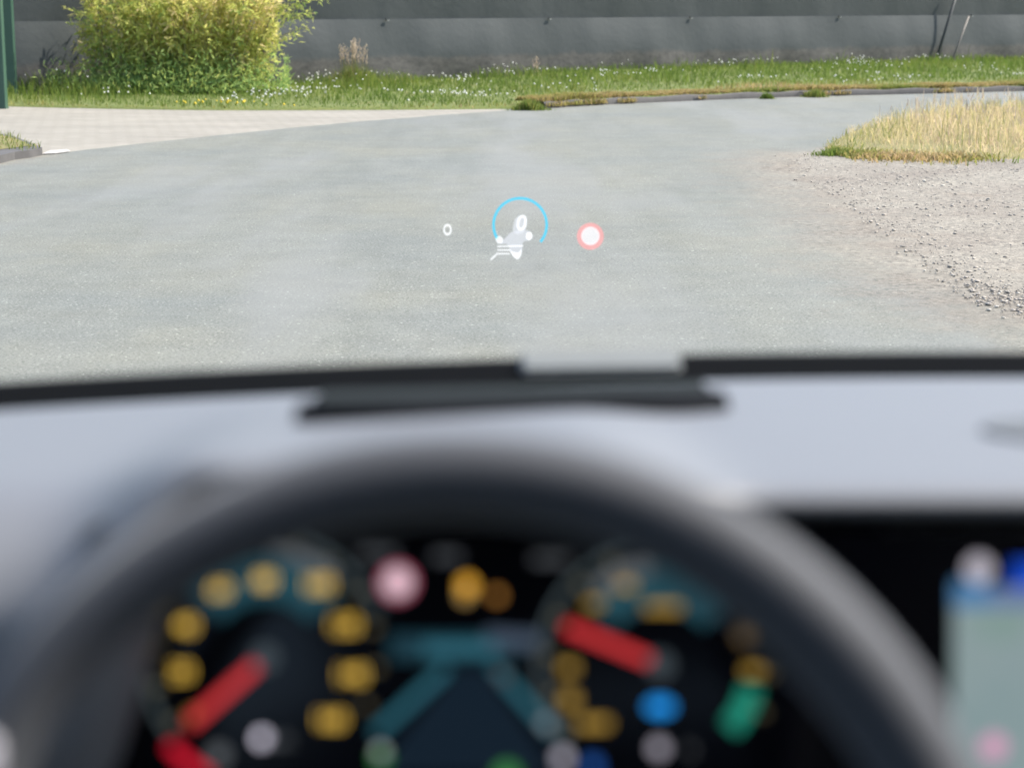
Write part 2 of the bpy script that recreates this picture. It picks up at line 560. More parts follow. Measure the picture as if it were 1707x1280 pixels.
# brick paving wedge on the left
pv_near = [P(*p) for p in [(-700, 330), (-300, 285), (-100, 268), (20, 262), (72, 257.5), (110, 254.5), (200, 244), (300, 233), (450, 217.5), (560, 207), (640, 200), (760, 190.5), (850, 184.6), (892, 182)]]
pv = [Vector((p.x, p.y)) for p in smooth_line([tuple(p) for p in pv_near], 5)]
pf = [p + Vector((0, 0.05)) for p in front[:kerb_i]]
tag(soft_sheet('brick_paving', pv + pf[::-1], 0.004, M_pave, 0.3, 0.2, (-16, 10, 2, 26)), kind='structure')
tag(sheet('concrete_slab', [P(*p).to_2d() for p in [(70, 258.5), (92, 257.5), (118, 254), (112, 251.2), (84, 252.8)]], 0.011, M_slab, 0.004), kind='structure')

# corner verge at the left edge
cv = [P(*p).to_2d() for p in [(-700, 225), (-300, 228), (-80, 231), (-5, 234), (20, 238), (44, 247), (71, 259), (50, 263.5), (25, 266.5), (0, 273), (-120, 289), (-300, 320), (-700, 380)]]
tag(sheet('corner_verge', cv, 0.065, [M_kerb], 0.07), kind='structure')
cvt = [P(*p).to_2d() for p in [(-700, 228), (-300, 231), (-80, 234), (-5, 236.5), (18, 241), (38, 248), (52, 256), (30, 259), (0, 263), (-120, 280), (-300, 310), (-700, 365)]]
tag(sheet('corner_soil', cvt, 0.069, M_dsoil), kind='structure')

# gravel patch, dry verge ground on it
tag(soft_sheet('gravel_patch', grav_poly, 0.004, M_grav, 0.2, 0.03, (1, 6, 14, 20)), kind='structure')
dry_front = [P(*p) for p in [(1372, 250), (1380, 258), (1430, 262), (1500, 266), (1600, 267), (1707, 268), (1850, 270), (2100, 274), (2600, 280)]]
df = [Vector((p.x, p.y)) for p in smooth_line([tuple(p) for p in dry_front], 8)]
df = [p + Vector((rng.normal(0, 0.03), rng.normal(0, 0.08))) for p in df]
dry_poly = df + [p for p in il[::-1]]
tag(soft_sheet('dry_verge', dry_poly, 0.014, M_dsoil, 0.3, 0.06, (2, 12, 14, 30)), kind='structure')

# kerb on the far right side
kb = front[kerb_i:]
rows = []
for i, p in enumerate(kb):
    a = kb[max(i - 1, 0)]; b = kb[min(i + 1, len(kb) - 1)]
    tn = (b - a).normalized(); nn = Vector((tn.y, -tn.x))
    h = 0.075 + 0.010 * math.sin(i * 1.7)
    o = p + nn * 0.03
    rows.append([(o.x, o.y, -0.01), (o.x, o.y, h - 0.015), (o.x - nn.x * 0.02, o.y - nn.y * 0.02, h), (o.x - nn.x * 0.13, o.y - nn.y * 0.13, h), (o.x - nn.x * 0.13, o.y - nn.y * 0.13, -0.01)])
tag(grid_obj('kerb', rows, M_kerb, smooth=False), kind='structure')

# ------------------------------------------------------------------ blades, flowers, stones
def blades(name, p, h, w, lean, tint, mat_):
    n = len(p)
    ang = rng.uniform(0, 2 * np.pi, n)
    la = rng.uniform(0, 2 * np.pi, n)
    side = np.stack([np.cos(ang), np.sin(ang), np.zeros(n)], -1) * (w / 2)[:, None]
    lv = np.stack([np.cos(la), np.sin(la), np.zeros(n)], -1) * (lean * h)[:, None]
    up = np.zeros((n, 3)); up[:, 2] = h
    base0, base1 = p - side, p + side
    mid = p + up * 0.55 + lv * 0.3
    tip = p + up * (1 - 0.35 * lean[:, None]) + lv
    V = np.stack([base0, base1, mid + side * 0.8, mid - side * 0.8, tip], 1).reshape(-1, 3)
    i = np.arange(n) * 5
    quads = np.stack([i, i + 1, i + 2, i + 3], -1)
    tris = np.stack([i + 3, i + 2, i + 4], -1)
    me = np_mesh(name, V, quads=quads, tris=tris, attrs={'tint': np.repeat(tint, 5)})
    return me

def vnoise(x, y, f, seed):
    r = np.random.default_rng(seed)
    out = np.zeros(len(x))
    for k in range(7):
        a = r.uniform(0, 2 * np.pi); ph = r.uniform(0, 6.28); ff = f * r.uniform(0.5, 1.9)
        out += np.sin((x * np.cos(a) + y * np.sin(a)) * ff + ph)
    return out / 7 * 1.6

M_grass = leaf_mat('grass_blade', [(0.0, (0.06956, 0.1213, 0.02297)), (0.35, (0.1351, 0.1957, 0.03828)), (0.6, (0.2455, 0.2505, 0.06508)), (0.8, (0.3764, 0.2818, 0.1225)), (1.0, (0.4747, 0.3366, 0.1914))], trans=0.5)
M_dry = leaf_mat('dry_blade', [(0.0, (0.1309, 0.1848, 0.0462)), (0.3, (0.308, 0.308, 0.1078)), (0.55, (0.5236, 0.4312, 0.2156)), (0.8, (0.616, 0.5159, 0.308)), (1.0, (0.5544, 0.4158, 0.2926))], trans=0.5)

# verge grass
n = 150000
x = rng.uniform(-11, 17, n); y = rng.uniform(21, 46, n)
fr = [tuple(p) for p in front]
vp = fr + [tuple(fp(s, -0.2).to_2d()) for s in np.linspace(34, -12, 30)]
ok = poly_in(vp, x, y)
x, y = x[ok], y[ok]
dfr = poly_dist(fr, x, y, closed=False)
ki = np.array(front[kerb_i]);
right = np.clip((x - ki[0] + 0.6) / 1.2, 0, 1)
dfe = ((FA.x - x) * FN.x + (FA.y - y) * FN.y) * -1      # distance in front of the fence
dfe = (x - FA.x) * FN.x + (y - FA.y) * FN.y
nz = vnoise(x, y, 1.4, 3)
depth_tot = dfr + np.maximum(dfe, 0)
u = dfr / (depth_tot + 1e-6)
edge_dry = np.exp(-(dfr / (0.30 + 0.75 * right * (1 + 0.4 * nz))) ** 2) * (0.70 + 0.30 * right)
tint = 0.30 + 0.10 * nz + rng.normal(0, 0.09, len(x)) + 0.55 * edge_dry
tint += 0.20 * np.exp(-((x + 7.5) / 1.2) ** 2) * np.exp(-dfr / 1.0)
h = 0.05 + 0.07 * np.clip(u * 1.6, 0, 1) + 0.03 * np.exp(-np.maximum(dfe, 0) / 0.35) + 0.04 * nz
h *= rng.uniform(0.5, 1.35, len(x))
h = np.clip(h, 0.025, 0.5) * (1 - 0.55 * np.exp(-dfr / 0.25) * (1 - right))
# lusher bank left of the shrub, tall tufts now and then
bank = np.exp(-((x + 6.1) / 1.0) ** 2) * np.clip(u * 2, 0, 1)
h = h * (1 + 0.9 * bank)
tuft = (vnoise(x, y, 5.0, 11) > 0.85)
h = np.where(tuft, h * rng.uniform(1.2, 2.4, len(h)), h)
h *= 1 + 0.5 * np.clip(vnoise(x, y, 2.7, 15), -0.6, 1)
zg = 0.014 + 0.07 * right + 0.03 * u
keep = rng.uniform(0, 1, len(x)) < np.where(dfr < 0.12, 0.35, 1.0)
x, y, zg, h, tint = x[keep], y[keep], zg[keep], h[keep], tint[keep]
me = blades('grass', np.stack([x, y, zg], -1), h, rng.uniform(0.006, 0.014, len(x)), rng.uniform(0.1, 0.7, len(x)), np.clip(tint, 0, 1), M_grass)
tag(link('grass', me, M_grass), 'short green verge grass between road and dark fence, dry at its edge', 'grass', kind='stuff')
VX, VY, VZ, VU, VH, VR, VD = x, y, zg, u[keep], h, right[keep], dfr[keep]

# white clover heads and yellow flowers
def heads(name, P3, r, m):
    base = np.array([[1, 0, 0], [0, 1, 0], [-1, 0, 0], [0, -1, 0], [0, 0, 1], [0, 0, -1]], float)
    tri = np.array([[0, 1, 4], [1, 2, 4], [2, 3, 4], [3, 0, 4], [1, 0, 5], [2, 1, 5], [3, 2, 5], [0, 3, 5]])
    n = len(P3)
    V = (P3[:, None, :] + base[None] * r[:, None, None]).reshape(-1, 3)
    T = (tri[None] + (np.arange(n) * 6)[:, None, None]).reshape(-1, 3)
    return link(name, np_mesh(name, V, tris=T, smooth=True), m)
M_white = mat('clover_white', (0.612, 0.612, 0.561), 0.8, nscale=80, namt=0.15)
M_yel = mat('petal_yellow', (0.6375, 0.4675, 0.0255), 0.7, nscale=80, namt=0.15)
pd = np.exp(-((VX + 2.2) / 2.2) ** 2) * 0.9 + 0.30 * np.exp(-((VX - 6.0) / 4.0) ** 2) + 0.10
pd *= np.clip(1.6 * vnoise(VX, VY, 1.7, 21) + 0.1, 0, 1.3) * np.clip((VD - 0.15) * 2, 0, 1)
sel = rng.uniform(0, 1, len(VX)) < pd * 0.14
P3 = np.stack([VX[sel], VY[sel], VZ[sel] + VH[sel] * 0.75 + 0.03], -1)
tag(heads('clover_flowers', P3, rng.uniform(0.008, 0.017, len(P3)), M_white), 'white clover heads scattered over the verge grass', 'flowers', kind='stuff')
pd = np.exp(-((VX + 3.9) / 0.9) ** 2) * np.exp(-((VD - 0.55) / 0.4) ** 2) + 0.25 * np.exp(-((VX - 14) / 2.5) ** 2) * (VD < 1.0)
sel = rng.uniform(0, 1, len(VX)) < pd * 0.30 * np.clip(vnoise(VX, VY, 2.6, 33) + 0.4, 0, 1)
P3 = np.stack([VX[sel], VY[sel], VZ[sel] + VH[sel] * 0.7 + 0.02], -1)
tag(heads('yellow_flowers', P3, rng.uniform(0.010, 0.02, len(P3)), M_yel), 'small yellow flowers in the grass in front of the shrub', 'flowers', kind='stuff')

# dry fringe hanging over the kerb
n = 90000
Ln = np.array([(b_ - a_).length for a_, b_ in zip(kb[:-1], kb[1:])]); Ln[np.array([p.x for p in kb[:-1]]) > 16] = 0
ii = rng.choice(len(kb) - 1, n, p=Ln / Ln.sum()); tt = rng.uniform(0, 1, n)
KB = np.array([tuple(p) for p in kb])
px_ = KB[ii] * (1 - tt[:, None]) + KB[ii + 1] * tt[:, None]
nr = KB[ii + 1] - KB[ii]; nr = np.stack([-nr[:, 1], nr[:, 0]], -1) / np.linalg.norm(nr, axis=1, keepdims=True)
patch = vnoise(px_[:, 0], px_[:, 1], 3.5, 41) + 0.5 * vnoise(px_[:, 0], px_[:, 1], 9.0, 42)
dep = rng.uniform(-0.04, 0.5, n) - np.clip(patch, -0.3, 0.6) * 0.10
q2 = px_ + nr * dep[:, None]
ok = (dep > 0.02) | ((patch > 0.15) & (rng.uniform(0, 1, n) < 0.5))
q2, patch, dep = q2[ok], patch[ok], dep[ok]
zz = np.where(dep > 0.0, 0.078, 0.02)
me = blades('kerb_fringe', np.stack([q2[:, 0], q2[:, 1], zz], -1), rng.uniform(0.02, 0.085, len(q2)) * (1 + 0.4 * patch), rng.uniform(0.007, 0.014, len(q2)), rng.uniform(0.5, 1.3, len(q2)), np.clip(0.76 - 0.28 * np.clip(vnoise(q2[:, 0], q2[:, 1], 2.3, 44), 0, 1) + rng.normal(0, 0.09, len(q2)), 0, 1), M_grass)
tag(link('kerb_fringe', me, M_grass), 'dry tan grass fringe drooping over the far kerb', 'grass', kind='stuff')

# low weeds along the front of the dry grass
n = 6500
ii = rng.integers(0, len(df) - 1, n)
DF = np.array([tuple(p) for p in df])
q2 = DF[ii] + rng.normal(0, 1, (n, 2)) * np.array([0.10, 0.22]) + np.array([0, 0.05])
pt = vnoise(q2[:, 0], q2[:, 1], 2.6, 51) + 0.5 * vnoise(q2[:, 0], q2[:, 1], 7.0, 52)
ok = (pt + rng.normal(0, 0.4, n) > 0.05) & (q2[:, 0] > DF[0, 0] + 0.02)
q2, pt = q2[ok], pt[ok]
me = blades('edge_weeds', np.stack([q2[:, 0], q2[:, 1], np.full(len(q2), 0.004)], -1), rng.uniform(0.02, 0.085, len(q2)), rng.uniform(0.007, 0.016, len(q2)), rng.uniform(0.4, 1.2, len(q2)), np.clip(0.62 + 0.34 * vnoise(q2[:, 0], q2[:, 1], 2.4, 53) + rng.normal(0, 0.12, len(q2)), 0, 1), M_grass)
tag(link('edge_weeds', me, M_grass), 'low green and tan weeds straggling onto the gravel edge', 'weeds', kind='stuff')

# dry grass island on the right
n = 120000
x = rng.uniform(2, 16, n); y = rng.uniform(13, 29, n)
dp = [tuple(p) for p in dry_poly]
ok = poly_in(dp, x, y)
x, y = x[ok], y[ok]
dd = poly_dist([tuple(p) for p in df], x, y, closed=False)
di = poly_dist([tuple(p) for p in il], x, y, closed=False)
nz = vnoise(x, y, 1.3, 5)
DFX = df[0].x
tall = np.clip((dd + 0.3 * vnoise(x, y, 2.1, 18)) / 2.2, 0, 1) ** 0.8 * np.clip((x - DFX) / 1.6 + 0.25, 0, 1) * np.clip(di / 0.5 + 0.25, 0, 1)
h = (0.05 + 0.225 * tall * (1 + 0.45 * nz)) * rng.uniform(0.25, 1.2, len(x))
bent = rng.uniform(0, 1, len(x)) < 0.25
thatch = rng.uniform(0, 1, len(x)) < 0.42
h = np.where(thatch, np.minimum(h, rng.uniform(0.05, 0.15, len(x))), h)
tint = 0.74 + 0.16 * nz + rng.normal(0, 0.13, len(x))
tint += np.where(thatch, 0.24, 0.0)
tint -= 0.42 * np.exp(-di / 0.8) * np.clip(1.4 - dd / 1.5, 0, 1)            # green nose
tint -= 0.35 * (rng.uniform(0, 1, len(x)) < 0.24 + 0.42 * (vnoise(x, y, 1.6, 8) > 0.12))
keep = rng.uniform(0, 1, len(x)) < np.where(dd < 0.12, 0.5, np.where(vnoise(x, y, 3, 77) < -0.45, 0.22, 0.75))
x, y, h, tint, bent = x[keep], y[keep], h[keep], tint[keep], bent[keep]
me = blades('dry_grass', np.stack([x, y, np.full(len(x), 0.01)], -1), h, rng.uniform(0.004, 0.010, len(x)), np.where(bent, rng.uniform(0.8, 1.6, len(x)), rng.uniform(0.05, 0.6, len(x))), np.clip(tint, 0, 1), M_dry)
tag(link('dry_grass', me, M_dry), 'tall straw-coloured dry grass on the inside of the bend beside the gravel', 'grass', kind='stuff')
# seed heads on the dry grass
sel = (h > 0.20) & (rng.uniform(0, 1, len(x)) < 0.20)
sx, sy, sh = x[sel], y[sel], h[sel]
m_ = len(sx)
pp = np.stack([sx, sy, np.full(m_, 0.01)], -1)
M_seed = leaf_mat('seed_head', [(0.0, (0.46, 0.38, 0.26)), (1.0, (0.50, 0.39, 0.33))], trans=0.3)
st = blades('seed_heads', pp + np.stack([np.zeros(m_), np.zeros(m_), sh * 0.7], -1), rng.uniform(0.06, 0.16, m_), rng.uniform(0.006, 0.013, m_), rng.uniform(0.1, 0.5, m_), rng.uniform(0, 1, m_), M_seed)
tag(link('seed_heads', st, M_seed), 'feathery pale seed heads rising above the dry roadside grass', 'seed heads', kind='stuff')

# left corner grass
n = 12000
x = rng.uniform(-10, -3.5, n); y = rng.uniform(12, 19, n)
ok = poly_in([tuple(p) for p in cv], x, y) & ((poly_in([tuple(p) for p in cvt], x, y)) | (vnoise(x, y, 3.0, 91) > 0.1))
x, y = x[ok], y[ok]
me = blades('corner_grass', np.stack([x, y, np.full(len(x), 0.065)], -1), rng.uniform(0.02, 0.09, len(x)), rng.uniform(0.006, 0.012, len(x)), rng.uniform(0.2, 0.8, len(x)), np.clip(rng.normal(0.5, 0.2, len(x)), 0, 1), M_grass)
tag(link('corner_grass', me, M_grass), 'low dry grass on the kerbed corner at the left edge', 'grass', kind='stuff')

# gravel stones
ico = bmesh.new(); bmesh.ops.create_icosphere(ico, subdivisions=1, radius=1.0)
iv = np.array([v.co[:] for v in ico.verts]); it = np.array([[v.index for v in f.verts] for f in ico.faces]); ico.free()
n = 260000
x = rng.uniform(2, 8.5, n); y = rng.uniform(6.5, 16.5, n)
gp = [tuple(p) for p in grav_poly]
ing = poly_in(gp, x, y) & ~poly_in(dp, x, y)
dg = poly_dist([tuple(p) for p in gl2], x, y, closed=False)
where = np.exp(-((x - 4.6) / 1.3) ** 2 - ((y - 13.6) / 1.2) ** 2) + np.exp(-(np.maximum(y - 8.6, 0) / 0.9) ** 2) + 0.10
clump = np.clip(vnoise(x, y, 2.4, 61) * 0.7 + 0.5, 0.05, 1) * np.clip(where, 0, 1)
vis = x < 0.28 * y + 0.6
pr = np.where(ing, 0.62 * clump + 0.03 * np.exp(-dg / 0.4), 0.40 * np.exp(-dg / 0.34) * clump ** 1.5 + 0.004) * vis
sel = rng.uniform(0, 1, n) < pr
x, y = x[sel], y[sel]
m_ = len(x)
r = np.clip(rng.lognormal(math.log(0.0050), 0.50, m_), 0.0022, 0.014)
rot = rng.uniform(0, 6.28, m_)
sc = np.stack([r * rng.uniform(0.8, 1.5, m_), r * rng.uniform(0.7, 1.1, m_), r * rng.uniform(0.25, 0.5, m_)], -1)
jit = 1 + rng.normal(0, 0.13, (m_, len(iv), 1))
L = iv[None] * jit * sc[:, None, :]
cx, sx_ = np.cos(rot)[:, None], np.sin(rot)[:, None]
V = np.stack([L[..., 0] * cx - L[..., 1] * sx_ + x[:, None], L[..., 0] * sx_ + L[..., 1] * cx + y[:, None], L[..., 2] + (sc[:, 2] * 0.5 + 0.004)[:, None]], -1).reshape(-1, 3)
T = (it[None] + (np.arange(m_) * len(iv))[:, None, None]).reshape(-1, 3)
tag(link('gravel_stones', np_mesh('gravel_stones', V, tris=T), M_stone), 'loose grey and beige stones strewn over the gravel patch and road edge', 'gravel', kind='stuff')

# ------------------------------------------------------------------ screen fence
t = NT('privacy_mesh')
sx = t.n('ShaderNodeSeparateXYZ'); t.l(t.co, sx.inputs[0])
weave = t.noise(1.2, 5, 0.6, t.mapping(scale=(1, 1, 0.35)))
c = t.mix(weave, (0.04229, 0.04942, 0.05061), (0.05847, 0.06632, 0.06704))
c = t.mix(1.0, c, t.ramp(t.noise(160, 2), [(0.3, 0.85), (0.7, 1.15)]), 'MULTIPLY')
band = t.ramp(t.math('ADD', sx.outputs[2], t.math('MULTIPLY', t.math('SUBTRACT', t.noise(1.4, 5, 0.7), 0.5), 0.25)), [(0.36, 1.0), (0.44, 0.0)])
mud = t.mix(t.ramp(t.noise(7, 6, 0.75, t.mapping(scale=(1, 1, 1.7))), [(0.35, 0.0), (0.65, 1.0)]), (0.05089, 0.04636, 0.04156), (0.1131, 0.1043, 0.09206))
c = t.mix(t.math('MULTIPLY', band, 0.75), c, mud)
t.color(c); t.set(Roughness=0.65)
t.b.inputs['Specular IOR Level'].default_value = 0.3
t.bump(t.noise(9, 4, 0.6), 0.25, 0.02)
M_net = t.m
M_post = mat('fence_post', (0.03534, 0.03887, 0.03887), 0.6, nscale=20)
M_clip = mat('clip_pale', (0.3534, 0.3534, 0.3393), 0.5, nscale=30)

fence = thing('screen_fence', 'long dark grey fabric privacy fence with a horizontal seam, behind the verge', 'fence', fp(0))
posts_s = [f_s(px) for px in (640, 910, 1145, 1612)]
step = (posts_s[2] - posts_s[0]) / 2
posts_s = [posts_s[0] - step * 3, posts_s[0] - step * 2, posts_s[0] - step] + posts_s[:3] + [(posts_s[2] + posts_s[3]) / 2, posts_s[3]] + [posts_s[3] + step * k for k in (1, 2, 3)]
F0, F1 = posts_s[0] - 0.05, posts_s[-1] + 0.05
ss = np.arange(F0, F1, 0.08)
def sag(s):
    for a, b in zip(posts_s[:-1], posts_s[1:]):
        if a <= s <= b:
            return math.sin(math.pi * (s - a) / (b - a))
    return 0
def fold(s, k): return 0.010 * max(math.exp(-((s - p_) / 0.035) ** 2) for p_ in posts_s) + 0.008 * math.sin(s * 4.1 + k) * math.sin(s * 1.3 + 2 * k) + 0.003 * math.sin(s * 9.3 + 1.7 * k)
rows = []
for s in ss:
    g = sag(s)
    row = []
    for z in np.linspace(0.0, 1.0, 15):
        b = 0.068 + 0.08 * (1 - z) + 0.05 * g * math.sin(math.pi * z) + fold(s, 1 + z * 0.7) * (0.5 + 0.5 * g)
        if z < 0.45: b += 0.02 * math.sin(s * 3.3) * (0.45 - z) * 4 * 0.6
        row.append(fp(s, b, z * (1 - 0.0) ))
    rows.append(row)
net_l = grid_obj('lower_sheet', rows, M_net, fence)
net_l['label'] = 'lower fabric sheet with a muddy mottled foot'
rows = []
for s in ss:
    g = sag(s)
    row = []
    for z in np.linspace(0.94 - 0.004 * g, 2.25, 14):
        b = 0.048 + 0.012 * (z - 1.0) + 0.03 * g * math.sin((z - 1) * 2.5) + fold(s, 4 + z * 0.5) * 0.7
        row.append(fp(s, b, z))
    rows.append(row)
net_u = grid_obj('upper_sheet', rows, M_net, fence)
for i, s in enumerate(posts_s):
    bm = bmesh.new()
    tube_bm(bm, [fp(s, -0.03, -0.3), fp(s, -0.03, 2.3)], 0.03, 10)
    bm_obj('post', bm, M_post, fence, True)
    bm = bmesh.new()
    box_bm(bm, (-0.025, -0.02, -0.010), (0.025, 0.0, 0.010), Matrix.Translation(fp(s, 0.090, 0.995)) @ Matrix.Rotation(math.atan2(FD.y, FD.x), 4, 'Z'))
    o = bm_obj('clip', bm, M_post, fence)
    bm = bmesh.new()
    box_bm(bm, (0.0, -0.01, -0.014), (0.035, 0.0, 0.008), Matrix.Translation(fp(s, 0.096, 0.985)) @ Matrix.Rotation(math.atan2(FD.y, FD.x), 4, 'Z'))
    bm_obj('clip_tag', bm, M_clip, o)
M_brace = mat('brace_metal', (0.1444, 0.1292, 0.114), 0.6, nscale=25, namt=0.3)
sA, sB = f_s(1612), f_s(1558)
def brace(px0, py0, px1, py1, r, nm, off):
    a = on_plane(px0, py0, fp(0, off), FN); b = on_plane(px1, py1, fp(0, off), FN)
    d_ = (a - b)
    return tube(nm, [b - d_ * 0.15, a + d_ * 0.35], r, M_brace if off > .3 else M_post, fence, 8)
brace(1592, 0, 1558, 108, 0.028, 'brace', 0.24)
brace(1607, 49, 1584, 110, 0.018, 'brace', 0.34)

# ------------------------------------------------------------------ shrub
M_leaf = leaf_mat('shrub_leaf', [(0.0, (0.1362, 0.254, 0.093)), (0.35, (0.2829, 0.4022, 0.124)), (0.6, (0.5238, 0.5715, 0.155)), (0.85, (0.6705, 0.6456, 0.2015)), (1.0, (0.6914, 0.5715, 0.2945))], trans=0.55)
M_stem = mat('shrub_stem', (0.22, 0.19, 0.08), 0.7, nscale=15, namt=0.3)
SC = P(330, 150)
shrub = thing('bamboo_shrub', 'large yellow-green bamboo-like shrub in front of the dark fence', 'shrub', (SC.x, 27.3, 0))
LV, LT, stems_bm = [], [], bmesh.new()
cyS = 27.35
def leaf_batch(c, dirv, ln, wd, tint):
    """diamond leaves folded on the midrib"""
    n = len(c)
    dv = dirv / np.linalg.norm(dirv, axis=1, keepdims=True)
    rv = rng.normal(0, 0.75, (n, 3)) + np.array([0.25, -0.25, 0.9])
    sv = np.cross(dv, rv); sv /= np.linalg.norm(sv, axis=1, keepdims=True)
    nv = np.cross(dv, sv)
    mid = c + dv * (ln * 0.4)[:, None]
    tip = c + dv * ln[:, None] - np.array([0, 0, 1]) * (ln * 0.18)[:, None]
    V = np.stack([c, mid + sv * (wd / 2)[:, None] + nv * (wd * .2)[:, None], tip, mid - sv * (wd / 2)[:, None] + nv * (wd * .2)[:, None]], 1)
    LV.append(V.reshape(-1, 3)); LT.append(np.repeat(tint, 4))
NS = 215
for k in range(NS):
    a = rng.uniform(0, 2 * math.pi); rr = math.sqrt(rng.uniform(0, 1))
    bx = SC.x + 1.25 * rr * math.cos(a); by = cyS + 0.55 * rr * math.sin(a)
    H = rng.uniform(1.0, 2.35) * (1 - 0.25 * rr ** 3)
    ox = (bx - SC.x) / 1.25 * rng.uniform(0.15, 0.55) + rng.normal(0, 0.10)
    oy = (by - cyS) / 0.55 * rng.uniform(0.05, 0.35) + rng.normal(0, 0.10)
    tt = np.linspace(0, 1, 9)
    path = np.stack([bx + ox * tt ** 1.8, by + oy * tt ** 1.8, 0.02 + H * (tt - 0.10 * tt ** 3 * (1 + abs(ox)))], -1)
    tube_bm(stems_bm, [Vector(p) for p in path], [0.008 * (1 - 0.7 * q_) for q_ in tt], 5)
    nl = int(rng.uniform(110, 190) * H / 1.7)
    u = rng.beta(1.5, 1.25, nl) * 0.97 + 0.03
    base = np.stack([np.interp(u, tt, path[:, i]) for i in range(3)], -1)
    # side twigs: leaves sit up to 0.2 m from the stem, in small sprays
    ns = max(4, nl // 9)
    spray = rng.normal(0, 1, (ns, 3)) * np.array([0.12, 0.11, 0.07]) + np.array([0, 0, 0.05])
    base = base[np.argsort(u)]
    us = np.sort(u)
    g = np.minimum((np.arange(nl) * ns // nl), ns - 1)
    tw = rng.uniform(0, 1, nl)[:, None]
    c = base + spray[g] * (0.25 + tw * 1.1) * (0.55 + 0.9 * (1 - us[:, None])) 
    c[:, 2] = np.maximum(c[:, 2], 0.06)
    dv = spray[g] * 3 + rng.normal(0, 0.45, (nl, 3)) + np.array([0, 0, 0.12])
    ln = rng.uniform(0.06, 0.14, nl); wd = ln * rng.uniform(0.16, 0.27, nl)
    stem_t = rng.normal(0, 0.12)
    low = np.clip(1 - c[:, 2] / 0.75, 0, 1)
    right_lit = 0.10 * (bx - SC.x) / 1.2  # sunlit right side painted in as a yellower tint
    tint = 0.64 + 0.16 * us + stem_t + right_lit + rng.normal(0, 0.10, nl) - 0.30 * low + 0.10 * rng.normal(0, 1, ns)[g]
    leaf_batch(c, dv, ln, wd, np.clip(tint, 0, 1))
# low green growth around the foot
nl = 5200
c = np.stack([SC.x + np.clip(rng.normal(0, 0.85, nl), -1.7, 1.5), cyS - 0.5 + rng.normal(0, 0.33, nl), np.abs(rng.normal(0, 0.2, nl)) + 0.05], -1)
leaf_batch(c, rng.normal(0, 0.6, (nl, 3)) + np.array([0, 0, 0.7]), rng.uniform(0.06, 0.13, nl), rng.uniform(0.012, 0.022, nl), np.clip(rng.normal(0.34, 0.13, nl), 0, 1))
# long sprigs reaching out to the right
for (sx0, sz0, ex, ez) in ((1.05, 1.0, 2.02, 1.33), (1.0, 0.75, 1.9, 1.12), (1.0, 0.55, 1.8, 0.92), (0.9, 1.1, 1.75, 1.6), (1.0, 1.35, 2.0, 1.75), (1.1, 0.85, 1.85, 1.42), (1.0, 0.65, 1.72, 1.2), (0.9, 0.5, 1.6, 1.05)):
    tt = np.linspace(0, 1, 8)
    path = np.stack([SC.x + sx0 + (ex - sx0) * tt, np.full(8, cyS - 0.2), sz0 + (ez - sz0) * np.sin(tt * 1.45)], -1)
    tube_bm(stems_bm, [Vector(p) for p in path], 0.005, 5)
    nl = 85
    u = rng.uniform(0.05, 1.0, nl)
    c = np.stack([np.interp(u, tt, path[:, i]) for i in range(3)], -1) + rng.normal(0, 0.035, (nl, 3))
    leaf_batch(c, rng.normal(0, 0.5, (nl, 3)) + np.array([0.5 * np.sign(ex), 0, 0.05]), rng.uniform(0.06, 0.11, nl), rng.uniform(0.012, 0.022, nl), np.clip(rng.normal(0.6, 0.12, nl), 0, 1))
V = np.concatenate(LV); TT = np.concatenate(LT)
i = np.arange(len(V) // 4) * 4
tris = np.concatenate([np.stack([i, i + 1, i + 2], -1), np.stack([i, i + 2, i + 3], -1)])
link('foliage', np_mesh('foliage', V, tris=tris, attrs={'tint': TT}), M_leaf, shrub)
bm_obj('stems', stems_bm, M_stem, shrub, True)

# ------------------------------------------------------------------ tufts and weeds standing on their own
def tuft(name, label, cat, px, py, w, h, n, mt, tint0, tsd, plume=0, group=None, zbase=0.05):
    p = P(px, py, zbase)
    x = p.x + rng.normal(0, w / 2, n); y = p.y + rng.normal(0, w / 3, n)
    hh = h * rng.uniform(0.5, 1.05, n) * np.exp(-((x - p.x) / w) ** 2)
    root = thing(name, label, cat, (p.x, p.y, 0), group)
    me = blades('blades', np.stack([x, y, np.full(n, zbase - 0.02)], -1), hh, rng.uniform(0.005, 0.011, n), rng.uniform(0.1, 0.7, n), np.clip(rng.normal(tint0, tsd, n), 0, 1), mt)
    link('blades', me, mt, root)
    if plume:
        k = rng.choice(np.where(hh > np.quantile(hh, 0.55))[0], plume, replace=False)
        m0 = 26
        bp = np.repeat(np.stack([x[k], y[k], zbase + hh[k] * 1.0], -1), m0, 0)
        dz = np.tile(np.linspace(0, 0.22, m0), plume)
        sway = np.repeat(rng.normal(0, 0.04, plume), m0) * dz / 0.22
        bp = bp + np.stack([sway + rng.normal(0, 0.010, len(dz)), rng.normal(0, 0.010, len(dz)), dz], -1)
        me = blades('seed_head', bp, np.full(len(dz), 0.035), np.full(len(dz), 0.010), np.full(len(dz), 0.5), rng.uniform(0, 1, len(dz)), M_seed)
        o = link('seed_head', me, M_seed, root)
        sb = bmesh.new()
        for q_ in k:
            tube_bm(sb, [Vector((x[q_], y[q_], 0.03)), Vector((x[q_], y[q_], zbase + hh[q_] + 0.05))], 0.003, 4)
        bm_obj('stalks', sb, M_stem, root)
    return root
tuft('grass_tuft', 'tall pale feathery seed-head grass right of the shrub, against the fence', 'grass tuft', 590, 141, 0.46, 0.44, 520, M_grass, 0.45, 0.15, plume=26)
tuft('grass_tuft', 'rounded green and brown grass clump overhanging the start of the kerb', 'grass tuft', 882, 181, 0.20, 0.17, 900, M_grass, 0.42, 0.15, zbase=0.02)
